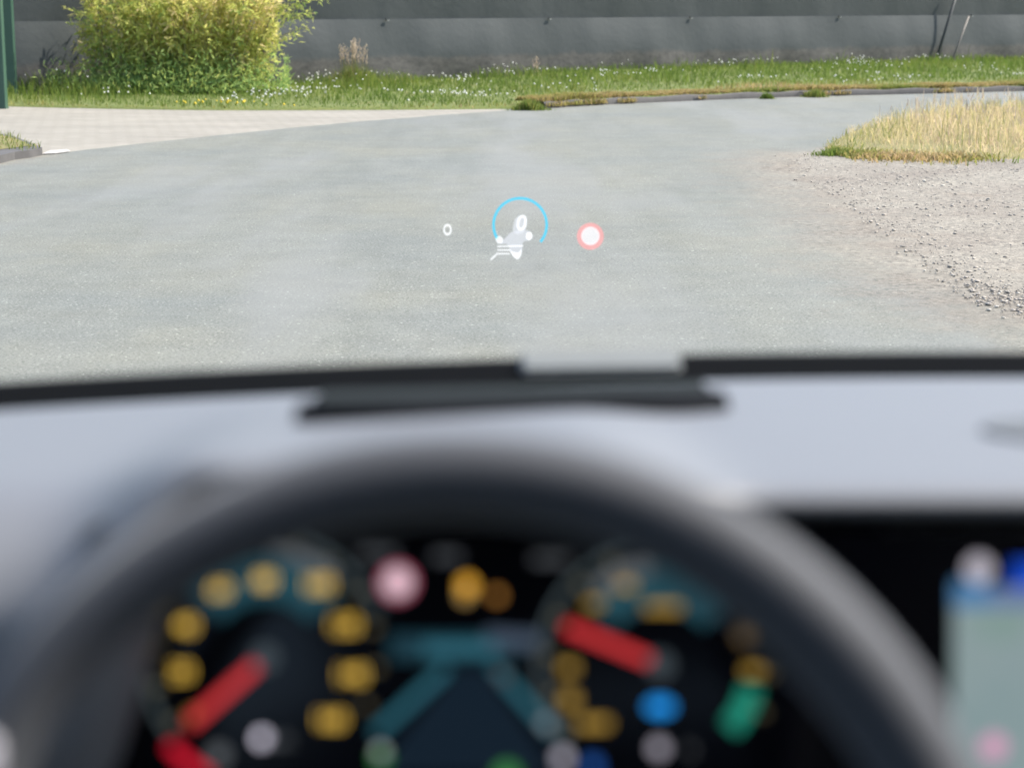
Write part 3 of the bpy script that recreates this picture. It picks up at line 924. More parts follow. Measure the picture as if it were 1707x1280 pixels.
tuft('weed', 'pinkish weed at the fence foot right of the middle post', 'weed', 895, 130, 0.10, 0.10, 60, M_dry, 0.8, 0.1, plume=4)
tuft('weed', 'tall single green weed left of the fence braces', 'weed', 1495, 108, 0.10, 0.22, 120, M_grass, 0.25, 0.1, plume=1)
tuft('weed', 'low leafy weed growing out of the kerb on the far side', 'weed', 1278, 164, 0.10, 0.13, 300, M_grass, 0.3, 0.12, zbase=0.01)
tuft('weed', 'bushy weed spilling over the kerb beside the dry grass', 'weed', 1360, 160, 0.16, 0.16, 420, M_grass, 0.45, 0.12, zbase=0.02)
tuft('weed', 'tall pale weed in the gap between green post and shrub', 'weed', 33, 148, 0.05, 0.35, 40, M_dry, 0.8, 0.12, plume=3)
tuft('weed', 'green weed at the nose of the dry grass island', 'weed', 1392, 258, 0.22, 0.10, 500, M_grass, 0.3, 0.12, zbase=0.01)

# ------------------------------------------------------------------ green gate posts and white stake on the left
t = NT('green_paint')
t.color(t.mix(t.noise(4, 5), (0.0228, 0.0646, 0.0418), (0.038, 0.0874, 0.05928)))
t.set(Roughness=0.45); t.bump(t.noise(40, 3), 0.1, 0.002)
M_green = t.m
p1 = P(2, 182.5)
gp1 = thing('gate_post', 'nearer dark green square metal post at the left edge of the paving', 'post', p1)
box('shaft', (p1.x - 0.07, p1.y, 0.0), (p1.x + 0.055, p1.y + 0.13, 2.4), M_green, gp1, bevel=0.012)
box('base_plate', (p1.x - 0.09, p1.y - 0.005, -0.005), (p1.x + 0.06, p1.y + 0.15, 0.016), M_green, gp1)
p2 = P(19, 161)
gp2 = thing('gate_post', 'farther green metal post standing on the grass edge beside the white stake', 'post', p2)
box('shaft', (p2.x - 0.085, p2.y, 0.0), (p2.x + 0.062, p2.y + 0.12, 2.4), M_green, gp2, bevel=0.012)
box('hinge', (p2.x - 0.115, p2.y - 0.02, 1.36), (p2.x - 0.085, p2.y + 0.05, 1.50), M_post, gp2, bevel=0.004)
p3 = P(31, 149)
stk = thing('marker_stake', 'short white stake leaning beside the farther green post', 'stake', p3)
bm = bmesh.new()
Mx = Matrix.Translation(p3) @ Matrix.Rotation(R(-6), 4, 'Y')
box_bm(bm, (-0.03, -0.02, -0.05), (0.03, 0.02, 0.25), Mx)
box_bm(bm, (-0.022, -0.015, 0.25), (0.022, 0.015, 0.275), Mx)
bm_obj('stake_body', bm, mat('stake_white', (0.456, 0.4408, 0.4104), 0.7, nscale=20), stk)

# ------------------------------------------------------------------ the car
CX = 0.37
M_dash = mat('dash_plastic', (0.1275, 0.1335, 0.1455), 0.55, 0.5, nscale=220, namt=0.06, bump=0.08)
M_black = mat('black_plastic', (0.00912, 0.00988, 0.01064), 0.5, 0.4, nscale=60)
M_trough = mat('black_band', (0.0038, 0.00418, 0.00456), 0.9, 0.02, nscale=60)
M_gloss = mat('black_glass', (0.00304, 0.00304, 0.00456), 0.12, 0.25, nscale=5)
M_leather = mat('dark_leather', (0.047, 0.051, 0.061), 0.7, 0.3, nscale=240, namt=0.2, bump=0.15)
M_leather.node_tree.nodes['Principled BSDF'].inputs['Sheen Weight'].default_value = 0.25
M_satin = mat('satin_metal', (0.418, 0.418, 0.456), 0.35, 0.5, 0.6, nscale=40, namt=0.05)
M_paint = mat('car_paint', (0.0228, 0.02508, 0.02736), 0.3, 0.5, nscale=3, namt=0.05)
M_lining = mat('headlining', (0.076, 0.076, 0.076), 0.9, nscale=50)
M_rubber = mat('rubber', (0.0152, 0.0152, 0.0152), 0.8, nscale=30)

car = thing('car', 'parked car seen from its driver seat, with grey dashboard, dark steering wheel and lit instruments', 'car', (CX, 0.6, 0))

def Yw(x): return 1.50 - 0.223 * (x - CX) ** 2
def ss_(a, b, x):
    t_ = min(1, max(0, (x - a) / (b - a))); return t_ * t_ * (3 - 2 * t_)
xsd = np.linspace(CX - 0.87, CX + 0.87, 120)
rows = []
for x in xsd:
    x = float(x)
    hood = ss_(-0.21, -0.13, x) * (1 - ss_(0.03, 0.11, x))
    left = 1 - ss_(-0.19, -0.13, x)
    Yd = Yw(x) - 0.108
    Yf = 0.83 - 0.04 * hood - 0.055 * left
    zt = 1.0845 - 0.007 * left + 0.023 * hood
    pr = [(Yd + 0.005, 0.99), (Yd + 0.004, 1.018), (Yd, 1.0250), (Yd - 0.012, 1.0285)]
    zb = 1.030
    for u in np.linspace(0.05, 1, 14):
        yy = Yd - 0.015 + (Yf + 0.012 + 0.090 * left - Yd + 0.015) * u
        pr.append((yy, zb + (zt - zb) * (u ** 1.15) + 0.004 * math.sin(u * math.pi)))
    dr = 0.05 * left
    rl = 0.012 + 0.090 * left
    for a in (20, 45, 70, 90, 115, 140, 165):
        ra = 0.0055 + 0.036 * left
        pr.append((Yf + rl - rl * math.sin(R(min(a, 90))) + (0.006 * (1 - math.sin(R(a))) if a > 90 else 0), zt - ra + ra * math.cos(R(a))))
    last = pr[-1]
    pr.append((last[0] + 0.02 - 0.015 * left, last[1] - 0.004 - dr))
    pr.append((last[0] + 0.12, last[1] - 0.006 - dr))
    rows.append([(x, a, b) for a, b in pr])
dash = grid_obj('dashboard', rows, M_dash, car, smooth=True)
dash.data.flip_normals() if dash.data.polygons[10].normal.z < 0 else None
dash['label'] = 'pale grey soft dashboard top in sunlight'

# dark band at the foot of the windscreen
rows = []
for x in xsd:
    x = float(x)
    rows.append([(x, Yw(x) - 0.106, 1.012), (x, Yw(x) - 0.06, 1.019), (x, Yw(x) - 0.012, 1.0215), (x, Yw(x) - 0.004, 1.0235), (x, Yw(x) + 0.02, 1.0225), (x, Yw(x) + 0.03, 0.99)])
grid_obj('windscreen_base', rows, M_trough, car)
# black lining under the instrument hood
rows = []
for x in np.linspace(-0.25, 0.17, 30):
    x = float(x)
    hood = ss_(-0.21, -0.13, x) * (1 - ss_(0.03, 0.11, x))
    rows.append([(x, 0.798 + 0.04 * (1 - hood), 1.0555 + 0.032 * hood), (x, 0.84, 1.052 + 0.02 * hood), (x, 0.91, 1.02)])
grid_obj('hood_lining', rows, M_black, car)
# black fascia below the dashboard top
box('fascia', (CX - 0.86, 0.905, 0.45), (CX + 0.86, 0.97, 1.03), M_black, car, bevel=0.01)
# solid pale strip standing in for a reflection at the windscreen foot
a, b = at(868, 612, 1.44), at(1135, 606, 1.45)
d_ = (b - a)
bm = bmesh.new()
box_bm(bm, (0, -0.010, -0.003), (d_.length, 0.018, 0.004), Matrix.Translation(a) @ Matrix.Rotation(math.atan2(d_.y, d_.x), 4, 'Z') @ Matrix.Rotation(R(25), 4, 'X'))
bmesh.ops.bevel(bm, geom=bm.edges[:], offset=0.003, segments=2, affect='EDGES')
o = bm_obj('reflection_strip', bm, mat('reflection_pale', (0.1482, 0.1578, 0.1512), 0.5, nscale=50), car)
o['label'] = 'pale grey strip standing in for a reflection at the foot of the windscreen'

# head-up projector opening in the dash top
def dz_at(y, x=0.0):
    v = dash.data.vertices
    best = None
    col = int(np.argmin(np.abs(xsd - x)))
    prof = rows_d[col]
    ysv = [p[1] for p in prof[3:18]]; zsv = [p[2] for p in prof[3:18]]
    return float(np.interp(y, ysv[::-1], zsv[::-1]))
nprof = len(dash.data.vertices) // len(xsd)
rows_d = [[dash.data.vertices[i * nprof + j].co for j in range(nprof)] for i in range(len(xsd))]
def dpt(px, py, up=0.0):
    """point on the dash top on the sight line"""
    d_ = ray(px, py)
    lo, hi = 0.86, 1.45
    for _ in range(40):
        m_ = (lo + hi) / 2
        p = EYE + d_ * (m_ / d_.y)
        if p.z > dz_at(m_, p.x) + up: lo = m_
        else: hi = m_
    return EYE + d_ * (lo / d_.y)
M_hudlid = mat('projector_cover', (0.02584, 0.03116, 0.03268), 0.95, 0.0, nscale=40)
M_hudlip = mat('projector_lip', (0.006, 0.007, 0.009), 0.9, 0.05, nscale=40)
cr = [dpt(515, 704), dpt(1190, 680), dpt(1182, 644), dpt(527, 660)]
bm = bmesh.new()
lo = [bm.verts.new(c + Vector((0, 0, 0.0))) for c in cr]
hi = [bm.verts.new(c + Vector((0, 0, 0.007 if k < 2 else 0.004))) for k, c in enumerate(cr)]
bm.faces.new(hi)
for k in range(4): bm.faces.new((lo[k], lo[(k + 1) % 4], hi[(k + 1) % 4], hi[k]))
bmesh.ops.bevel(bm, geom=[e for e in bm.edges], offset=0.004, segments=2, affect='EDGES')
hp = bm_obj('head_up_projector', bm, M_hudlid, car)
hp['label'] = 'grey-green projector window let into the dashboard top'
bm = bmesh.new()
f0, f1 = cr[0] + Vector((-0.002, -0.009, 0.003)), cr[1] + Vector((0.002, -0.009, 0.003))
tube_bm(bm, [f0, f0.lerp(f1, 0.25), f0.lerp(f1, 0.5), f0.lerp(f1, 0.75), f1], 0.0105, 10)
bm_obj('projector_lip', bm, M_hudlip, hp, True)

# windscreen: clear curved pane
t = NT('clear_glass')
t.t.nodes.remove(t.b)
tr = t.n('ShaderNodeBsdfTransparent')
t.l(tr.outputs[0], t.out.inputs['Surface'])
M_glass = t.m
rows = []
for u in np.linspace(0, 1, 14):
    row = []
    for x in np.linspace(CX - 0.85, CX + 0.85, 40):
        xx = CX + (x - CX) * (1 - 0.16 * u)
        yb = Yw(float(x)); yt = 0.50 - 0.10 * ((x - CX) / 0.8) ** 2
        row.append((xx, yb + (yt - yb) * u + 0.02 * math.sin(u * math.pi), 1.024 + (1.57 - 1.024) * u + 0.045 * math.sin(u * math.pi)))
    rows.append(row)
ws = grid_obj('windscreen', rows, M_glass, car)

# steering wheel
tilt = R(22)
WC = Vector((-0.0180, 0.58, 0.977))
ex, ey, ez = Vector((1, 0, 0)), Vector((0, math.sin(tilt), math.cos(tilt))), Vector((0, -math.cos(tilt), math.sin(tilt)))
def wp(a, b, c=0.0): return WC + ex * a + ey * b + ez * c
RO = 0.190
def RT(th):
    """grip radius: fuller at the hands, slimmer between"""
    g = lambda c, w: math.exp(-(((th - R(c) + math.pi) % (2 * math.pi) - math.pi) / R(w)) ** 2)
    return 0.0155 + 0.0022 * g(42, 24) + 0.0035 * g(222, 24) - 0.0020 * g(140, 25)
bm = bmesh.new()
N, K = 96, 20
rings = []
for i in range(N):
    th = 2 * math.pi * i / N
    ring = []
    rr = RT(th)
    RM = RO - rr
    for k in range(K):
        ph = 2 * math.pi * k / K
        ring.append(bm.verts.new(wp((RM + rr * math.cos(ph)) * math.cos(th), (RM + rr * math.cos(ph)) * math.sin(th), rr * 1.12 * math.sin(ph))))
    rings.append(ring)
for i in range(N):
    for k in range(K):
        bm.faces.new((rings[i][k], rings[(i + 1) % N][k], rings[(i + 1) % N][(k + 1) % K], rings[i][(k + 1) % K]))
sw = bm_obj('steering_wheel', bm, M_leather, car, True)
sw['label'] = 'dark leather steering wheel rim filling the lower view'
bm = bmesh.new()
pts = []
for k in range(28):
    th = 2 * math.pi * k / 28
    pts.append((0.075 * math.cos(th), 0.055 * math.sin(th) - 0.01))
vb = [bm.verts.new(wp(a, b, -0.03)) for a, b in pts]; vm = [bm.verts.new(wp(a, b, 0.0)) for a, b in pts]; vt = [bm.verts.new(wp(a * .85, b * .85, 0.015)) for a, b in pts]
for k in range(28):
    j = (k + 1) % 28
    bm.faces.new((vb[k], vb[j], vm[j], vm[k])); bm.faces.new((vm[k], vm[j], vt[j], vt[k]))
bm.faces.new(vt); bm.faces.new(vb[::-1])
bm_obj('airbag_cover', bm, M_black, sw, True)
for (x0, y0, x1, y1) in ((0.07, -0.015, 0.172, -0.02), (-0.07, -0.015, -0.172, -0.02), (0, -0.06, 0, -0.172)):
    tube('spoke', [wp(x0, y0, 0), wp((x0 + x1) / 2, (y0 + y1) / 2, -0.008), wp(x1, y1, 0)], [0.016, 0.012, 0.012], M_black, sw, 10)
# sun glint on the left grip, modelled as a solid pale piece
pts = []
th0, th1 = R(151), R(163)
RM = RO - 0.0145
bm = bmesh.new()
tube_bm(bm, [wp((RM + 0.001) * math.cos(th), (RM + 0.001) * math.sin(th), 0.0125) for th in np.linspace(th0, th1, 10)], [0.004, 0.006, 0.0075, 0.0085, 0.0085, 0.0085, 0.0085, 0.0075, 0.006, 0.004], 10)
o = bm_obj('rim_glint', bm, mat('pale_glint', (0.3192, 0.3116, 0.3572), 0.4, 0.5, 0.0, nscale=60, namt=0.05), sw, True)
o['label'] = 'pale piece painting a sun glint on the left of the rim'

# dark disc painting a shaded spot on the right of the dash top
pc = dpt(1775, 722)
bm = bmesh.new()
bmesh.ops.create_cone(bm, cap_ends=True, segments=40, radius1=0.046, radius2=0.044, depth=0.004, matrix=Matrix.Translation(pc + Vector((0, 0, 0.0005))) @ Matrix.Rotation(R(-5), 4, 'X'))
bm_obj('shade_disc', bm, mat('shade_grey', (0.085, 0.092, 0.098), 0.7, 0.3, nscale=150, namt=0.3), car)

# left air vent on the dash edge
vp_ = at(188, 925, 0.792)
vent = None
bm = bmesh.new()
def vpt(a, r, dy=0.0, cx=0.0, cz=0.0): return vp_ + Vector((r * math.cos(a) + cx, dy, r * 0.9 * math.sin(a) + cz))
NV_ = 32
prof = [(0.0145, 0.035), (0.0152, 0.004), (0.0145, 0.0), (0.0130, 0.002), (0.0125, 0.012)]
rg = [[bm.verts.new(vpt(2 * math.pi * k / NV_, r, dy)) for k in range(NV_)] for r, dy in prof]
for a_, b_ in zip(rg[:-1], rg[1:]):
    for k in range(NV_):
        bm.faces.new((a_[k], a_[(k + 1) % NV_], b_[(k + 1) % NV_], b_[k]))
vent = bm_obj('air_vent', bm, mat('vent_ring', (0.035, 0.035, 0.033), 0.5, nscale=60), car, True)
vent['label'] = 'round dark-ringed air vent left of the steering wheel'
bm = bmesh.new()
for z in (-0.008, -0.0027, 0.0027, 0.008):
    w_ = math.sqrt(max(0, 0.0125 ** 2 - (z / 0.9) ** 2))
    box_bm(bm, (-w_, 0.004, z - 0.0012), (w_, 0.010, z + 0.0012), Matrix.Translation(vp_))
bmesh.ops.create_circle(bm, cap_ends=True, segments=24, radius=0.0126, matrix=Matrix.Translation(vp_ + Vector((0, 0.0118, 0))) @ Matrix.Rotation(R(90), 4, 'X'))
bm_obj('vent_slats', bm, mat('vent_grey', (0.3192, 0.3268, 0.3192), 0.5, nscale=60), vent)

# ---- instrument cluster
ct = R(16)
CO = at(780, 1100, 0.835)
cn = Vector((0, -math.cos(ct), math.sin(ct)))
cy_ = Vector((0, math.sin(ct), math.cos(ct)))
MPP = 0.835 / FPX / CP * 1.0       # about one photo pixel on the cluster plane, in metres
def cl(px, py):
    p = on_plane(px, py, CO, cn) - CO
    return (p.x, p.dot(cy_))
def cw(a, b, c=0.0): return CO + Vector((1, 0, 0)) * a + cy_ * b + cn * c
def cpx(px, py, c=0.0):
    a, b = cl(px, py); return cw(a, b, c)
PXW = cl(781, 1100)[0] - cl(780, 1100)[0]

def flat(name, pts2, c0, c1, mt, parent, to=None):
    """thin raised plate from a 2-D outline in a plane frame"""
    to = to or cw
    bm = bmesh.new()
    lo = [bm.verts.new(to(a, b, c0)) for a, b in pts2]; hi = [bm.verts.new(to(a, b, c1)) for a, b in pts2]
    n = len(pts2)
    bm.faces.new(hi)
    for k in range(n): bm.faces.new((lo[k], lo[(k + 1) % n], hi[(k + 1) % n], hi[k]))
    bm.faces.new(lo[::-1])
    return bm_obj(name, bm, mt, parent)
def circ(cx, cy, r, n=28, ry=None): return [(cx + r * math.cos(2 * math.pi * k / n), cy + (ry or r) * math.sin(2 * math.pi * k / n)) for k in range(n)]
def sector(cx, cy, r0, r1, a0, a1, n=24):
    A = [R(a0 + (a1 - a0) * k / n) for k in range(n + 1)]
    return [(cx + r1 * math.cos(a), cy + r1 * math.sin(a)) for a in A] + [(cx + r0 * math.cos(a), cy + r0 * math.sin(a)) for a in A[::-1]]
def quad(p, q, w):
    d_ = Vector((q[0] - p[0], q[1] - p[1])); nn = Vector((-d_.y, d_.x)).normalized() * w / 2
    return [(p[0] + nn.x, p[1] + nn.y), (q[0] + nn.x, q[1] + nn.y), (q[0] - nn.x, q[1] - nn.y), (p[0] - nn.x, p[1] - nn.y)]
def annulus_obj(name, cx, cy, r0, r1, c0, c1, mt, parent, a0=0, a1=360, to=None, n=64):
    to = to or cw
    bm = bmesh.new()
    full = abs(a1 - a0) >= 360
    A = [R(a0 + (a1 - a0) * k / n) for k in range(n if full else n + 1)]
    def ringv(r, c): return [bm.verts.new(to(cx + r * math.cos(a), cy + r * math.sin(a), c)) for a in A]
    L = [ringv(r0, c0), ringv(r0, c1), ringv(r1, c1), ringv(r1, c0)]
    m_ = len(A)
    for i in range(4):
        p_, q_ = L[i], L[(i + 1) % 4]
        for k in range(m_ if full else m_ - 1):
            j = (k + 1) % m_
            bm.faces.new((p_[k], p_[j], q_[j], q_[k]))
    if not full:
        bm.faces.new([L[i][0] for i in range(4)]); bm.faces.new([L[i][-1] for i in range(4)])
    return bm_obj(name, bm, mt, parent)
def text_obj(name, s, size, ctr, c, mt, parent, to=None, shear=0.0):
    to = to or cw
    cu = bpy.data.curves.new(name, 'FONT')
    cu.body = s; cu.size = size; cu.align_x = 'CENTER'; cu.align_y = 'CENTER'; cu.shear = shear
    cu.extrude = 0.0003 if to is cw else size * 0.02
    cu.offset = size * 0.012
    tmp = bpy.data.objects.new(name, cu); C.objects.link(tmp)
    dg = bpy.context.evaluated_depsgraph_get()
    me = bpy.data.meshes.new_from_object(tmp.evaluated_get(dg))
    bpy.data.objects.remove(tmp); bpy.data.curves.remove(cu)
    for v in me.vertices:
        v.co = to(ctr[0] + v.co.x, ctr[1] + v.co.y, c + v.co.z)
    me.materials.clear()
    me.name = name
    return link(name, me, mt, parent)

AMB = emit('amber_light', (1.0, 0.62, 0.09), 0.78)
AMBD = emit('dim_amber_light', (1.0, 0.60, 0.09), 0.28)
ORG = emit('orange_light', (1.0, 0.50, 0.05), 0.72)
RED = emit('red_light', (0.9, 0.05, 0.055), 0.52)
REDB = emit('bright_red_light', (1.0, 0.01, 0.04), 0.45)
TEAL = emit('teal_light', (0.06, 0.31, 0.42), 0.25)
TEALD = emit('dim_teal_light', (0.04, 0.20, 0.27), 0.17)
GRYL = emit('grey_light', (0.55, 0.60, 0.65), 0.12)
WHT = emit('white_light', (0.85, 0.80, 0.95), 0.9)
PNK = emit('pink_light', (1.0, 0.78, 0.88), 0.50)
SRED = emit('sign_red_light', (0.9, 0.2, 0.32), 0.34)
BLU = emit('blue_light', (0.01, 0.25, 0.72), 0.95)
GRN = emit('green_light', (0.02, 0.42, 0.28), 0.36)
GRNB = emit('pure_green_light', (0.10, 0.50, 0.12), 0.30)
HUBM = mat('needle_cap', (0.06, 0.07, 0.08), 0.5, nscale=30)
HUBE = emit('cap_light', (0.10, 0.13, 0.15), 0.3)
NAVY = emit('navy_light', (0.008, 0.04, 0.085), 0.11)

a0_, b0_ = cl(85, 1345); a1_, b1_ = cl(1470, 870)
cluster = flat('instrument_cluster', [(a0_, b0_), (a1_, b0_), (a1_, b1_), (a0_, b1_)], -0.012, 0.0, M_gloss, car)
cluster['label'] = 'wide black display panel behind the steering wheel'

RING = emit('ring_light', (0.22, 0.30, 0.33), 0.16)
TICK = emit('tick_light', (0.45, 0.38, 0.20), 0.16)
def dial(name, cxp, cyp, rp, needle_to, label):
    c = cl(cxp, cyp); r = rp * PXW
    root = annulus_obj(name, c[0], c[1], r * 0.955, r, 0.0004, 0.0011, RING, car, 20, 220)
    root['label'] = label
    annulus_obj('scale_glow', c[0], c[1], r * 0.46, r * 0.80, 0.0002, 0.0006, TEALD, root, 40, 140)
    n1 = cl(*needle_to)
    dv = Vector((n1[0] - c[0], n1[1] - c[1]))
    flat('needle', quad((c[0] + dv.x * 0.04, c[1] + dv.y * 0.04), n1, 0.0046), 0.0014, 0.0024, RED, root)
    for k in range(13):
        a = R(215 - k * 20)
        flat('scale_tick', quad((c[0] + r * 0.86 * math.cos(a), c[1] + r * 0.86 * math.sin(a)), (c[0] + r * 0.94 * math.cos(a), c[1] + r * 0.94 * math.sin(a)), 0.0028), 0.0004, 0.0009, TICK, root)
    flat('needle_cap', circ(c[0], c[1], 0.0055), 0.0010, 0.0032, HUBE, root)
    return root
spd = dial('speedometer', 443, 1095, 205, (316, 1206), 'left dial with amber numerals and red needle pointing lower left')
nums = [('0', 322, 1195), ('20', 303, 1120), ('40', 310, 1043), ('60', 367, 983), ('80', 442, 968), ('100', 530, 975), ('120', 573, 1042), ('140', 585, 1125), ('160', 550, 1200)]
for s_, px, py in nums:
    text_obj('numeral', s_, 0.0090, cl(px, py), 0.0008, AMB if s_ != '0' else AMBD, spd)
c = cl(443, 1095)
annulus_obj('limit_arc', c[0], c[1], 205 * PXW, 222 * PXW, 0.0004, 0.001, REDB, spd, 222, 245)
annulus_obj('reflection_arc', c[0], c[1], 165 * PXW, 185 * PXW, 0.0004, 0.001, GRYL, spd, 50, 88)  # pale reflection on the dial, drawn as a glowing arc
text_obj('unit_text', 'km/h', 0.0062, cl(462, 1234), 0.0008, GRYL, spd)
flat('unit_mark', circ(*cl(437, 1230), 0.0030), 0.0004, 0.001, WHT, spd)
flat('status_mark', circ(*cl(365, 1258), 0.0042), 0.0004, 0.001, GRYL, spd)

pwr = dial('power_meter', 1100, 1107, 205, (942, 1043), 'right dial with red needle pointing upper left and green zone')
for px, py, w, h_ in ((948, 1112, 13, 16), (950, 1165, 12, 22), (990, 1205, 26, 15), (990, 1006, 13, 13), (1105, 1012, 30, 12), (1255, 1118, 15, 14), (1043, 975, 14, 14)):
    c_ = cl(px, py)
    flat('scale_block', [(c_[0] - w * PXW, c_[1] - h_ * PXW * .5), (c_[0] + w * PXW, c_[1] - h_ * PXW * .5), (c_[0] + w * PXW, c_[1] + h_ * PXW * .5), (c_[0] - w * PXW, c_[1] + h_ * PXW * .5)], 0.0004, 0.001, AMBD, pwr)
flat('dim_mark', circ(*cl(1240, 1060), 0.0038), 0.0004, 0.001, emit('brown_light', (0.5, 0.3, 0.08), 0.16), pwr)
c = cl(1100, 1107)
annulus_obj('green_zone', c[0], c[1], 140 * PXW, 172 * PXW, 0.0004, 0.001, GRN, pwr, -42, -14)
annulus_obj('reflection_arc', c[0], c[1], 150 * PXW, 175 * PXW, 0.0004, 0.001, GRYL, pwr, 95, 130)  # reflection on the right dial, also drawn as a glowing arc
c_ = cl(1100, 1177)
flat('gear_symbol', circ(c_[0], c_[1], 22 * PXW, ry=12 * PXW), 0.0004, 0.001, BLU, pwr)
flat('unit_mark', circ(*cl(1098, 1246), 0.0035), 0.0004, 0.001, emit('lilac_light', (0.8, 0.75, 0.88), 0.36), pwr)
text_obj('unit_text', '%', 0.0055, cl(1150, 1250), 0.0008, GRYL, pwr)

# middle of the panel
sg = annulus_obj('speed_limit_sign', *cl(663, 970), 20 * PXW, 29 * PXW, 0.0004, 0.001, SRED, cluster)
flat('sign_face', circ(*cl(663, 970), 20 * PXW), 0.0004, 0.0009, PNK, cluster)
wl = flat('warning_light', circ(*cl(779, 975), 13 * PXW), 0.0004, 0.001, ORG, cluster)
flat('warning_light', circ(*cl(775, 992), 10 * PXW), 0.0004, 0.0009, emit('tan_light', (0.7, 0.45, 0.15), 0.5), cluster)
flat('warning_light', circ(*cl(828, 992), 9 * PXW), 0.0004, 0.001, emit('brown_orange_light', (0.75, 0.33, 0.06), 0.45), cluster)
for px, py, w in ((630, 922, 30), (745, 927, 22), (918, 932, 30)):
    p_ = cl(px, py)
    flat('status_bar', [(p_[0] - w * PXW, p_[1] - 7 * PXW), (p_[0] + w * PXW, p_[1] - 7 * PXW), (p_[0] + w * PXW, p_[1] + 7 * PXW), (p_[0] - w * PXW, p_[1] + 7 * PXW)], 0.0004, 0.001, emit('slate_light', (0.35, 0.38, 0.42), 0.10), cluster)
flat('lane_header', quad(cl(650, 1078), cl(860, 1078), 40 * PXW), 0.0002, 0.0004, emit('deep_teal_light', (0.03, 0.14, 0.20), 0.16), cluster)
flat('lane_header', quad(cl(705, 1080), cl(825, 1080), 20 * PXW), 0.0006, 0.001, TEAL, cluster)
flat('lane_header', quad(cl(810, 1062), cl(900, 1068), 26 * PXW), 0.0003, 0.0008, emit('slate_blue_light', (0.20, 0.28, 0.42), 0.16), cluster)
flat('lane_line', quad(cl(745, 1112), cl(625, 1222), 16 * PXW), 0.0004, 0.001, TEAL, cluster)
flat('lane_line', quad(cl(822, 1108), cl(925, 1222), 16 * PXW), 0.0004, 0.001, TEAL, cluster)
flat('lane_floor', [cl(760, 1112), cl(810, 1112), cl(930, 1290), cl(620, 1290)], 0.0001, 0.0003, NAVY, cluster)
flat('lane_dot', circ(*cl(838, 1125), 9 * PXW), 0.0011, 0.0015, GRYL, cluster)
flat('lane_dot', circ(*cl(910, 1205), 9 * PXW), 0.0011, 0.0015, emit('ice_light', (0.6, 0.75, 0.85), 0.3), cluster)
flat('green_lamp', circ(*cl(635, 1262), 13 * PXW), 0.0004, 0.001, GRNB, cluster)
flat('white_lamp', circ(*cl(635, 1250), 8 * PXW), 0.0011, 0.0015, emit('soft_white_light', (0.6, 0.65, 0.65), 0.55), cluster)
flat('green_lamp', circ(*cl(845, 1292), 20 * PXW), 0.0004, 0.001, GRNB, cluster)
flat('white_lamp', circ(*cl(938, 1262), 12 * PXW), 0.0004, 0.001, emit('soft_lilac_light', (0.75, 0.72, 0.85), 0.5), cluster)
flat('blue_lamp', circ(*cl(988, 1275), 13 * PXW), 0.0004, 0.001, emit('deep_blue_light', (0.02, 0.12, 0.5), 0.5), cluster)

# ---- infotainment screen
it_ = R(10)
IO = at(1640, 1100, 0.825)
inn = Vector((0, -math.cos(it_), math.sin(it_))); iy = Vector((0, math.sin(it_), math.cos(it_)))
def iw(a, b, c=0.0): return IO + Vector((1, 0, 0)) * a + iy * b + inn * c
def ilp(px, py):
    p = on_plane(px, py, IO, inn) - IO
    return (p.x, p.dot(iy))
a0_, b0_ = ilp(1290, 1390); a1_, b1_ = ilp(2230, 884)
scr = flat('infotainment_screen', [(a0_, b0_), (a1_, b0_), (a1_, b1_), (a0_, b1_)], -0.02, 0.0, M_gloss, car, to=iw)
scr['label'] = 'black centre screen showing a pale navigation map'
t = NT('map_light')
nz_ = t.ramp(t.noise(26, 4, 0.6), [(0.35, (0.26, 0.36, 0.37)), (0.5, (0.30, 0.385, 0.395)), (0.6, (0.245, 0.36, 0.33))], 'LINEAR')
t.color((0.01, 0.01, 0.01)); t.l(nz_, t.b.inputs['Emission Color']); t.b.inputs['Emission Strength'].default_value = 0.38
M_map = t.m
def irect(name, x0, y0, x1, y1, c1, mt):
    a, b = ilp(x0, y1); c, d_ = ilp(x1, y0)
    return flat(name, [(a, b), (c, b), (c, d_), (a, d_)], 0.0002, c1, mt, scr, to=iw)
irect('map', 1587, 1012, 2050, 1385, 0.0006, M_map)
irect('header_bar', 1588, 968, 1650, 1012, 0.0006, emit('header_blue', (0.09, 0.24, 0.46), 0.5))
irect('header_bar', 1650, 978, 2050, 1012, 0.0007, emit('header_lilac', (0.16, 0.23, 0.42), 0.5))
flat('map_button', circ(*ilp(1631, 948), 22 * PXW), 0.0008, 0.0012, emit('button_light', (0.62, 0.58, 0.66), 0.5), scr, to=iw)
irect('route_badge', 1686, 935, 1850, 977, 0.0008, emit('badge_blue', (0.005, 0.07, 0.62), 0.5))
flat('map_pin', circ(*ilp(1656, 1243), 20 * PXW), 0.0008, 0.0012, emit('pin_pink', (0.85, 0.42, 0.62), 0.5), scr, to=iw)

# ---- head-up display image, projected several metres ahead
HY = 5.6
HO = at(867, 375, HY)
hf = HY / FPX / CP / CP
def hw(a, b, c=0.0): return HO + Vector((a, -c, b))
def hl(px, py):
    p = at(px, py, HY) - HO
    return (p.x, p.z)
HP = hl(868, 375)[0] - hl(867, 375)[0]
H_W = hud_mat('projected_white', (0.95, 0.97, 1.0), 0.24, (0.80, 0.80, 0.80))
H_G = hud_mat('projected_grey', (0.80, 0.84, 0.92), 0.20, (0.72, 0.72, 0.72))
H_C = hud_mat('projected_cyan', (0.12, 0.60, 0.80), 0.42, (0.30, 0.45, 0.5))
H_P = hud_mat('projected_pink', (1.0, 0.52, 0.52), 0.22, (0.75, 0.6, 0.6))
hud = bpy.data.objects.new('head_up_display', None); C.objects.link(hud)
hud.parent = car; hud.matrix_parent_inverse = Matrix.Translation(car.location).inverted()
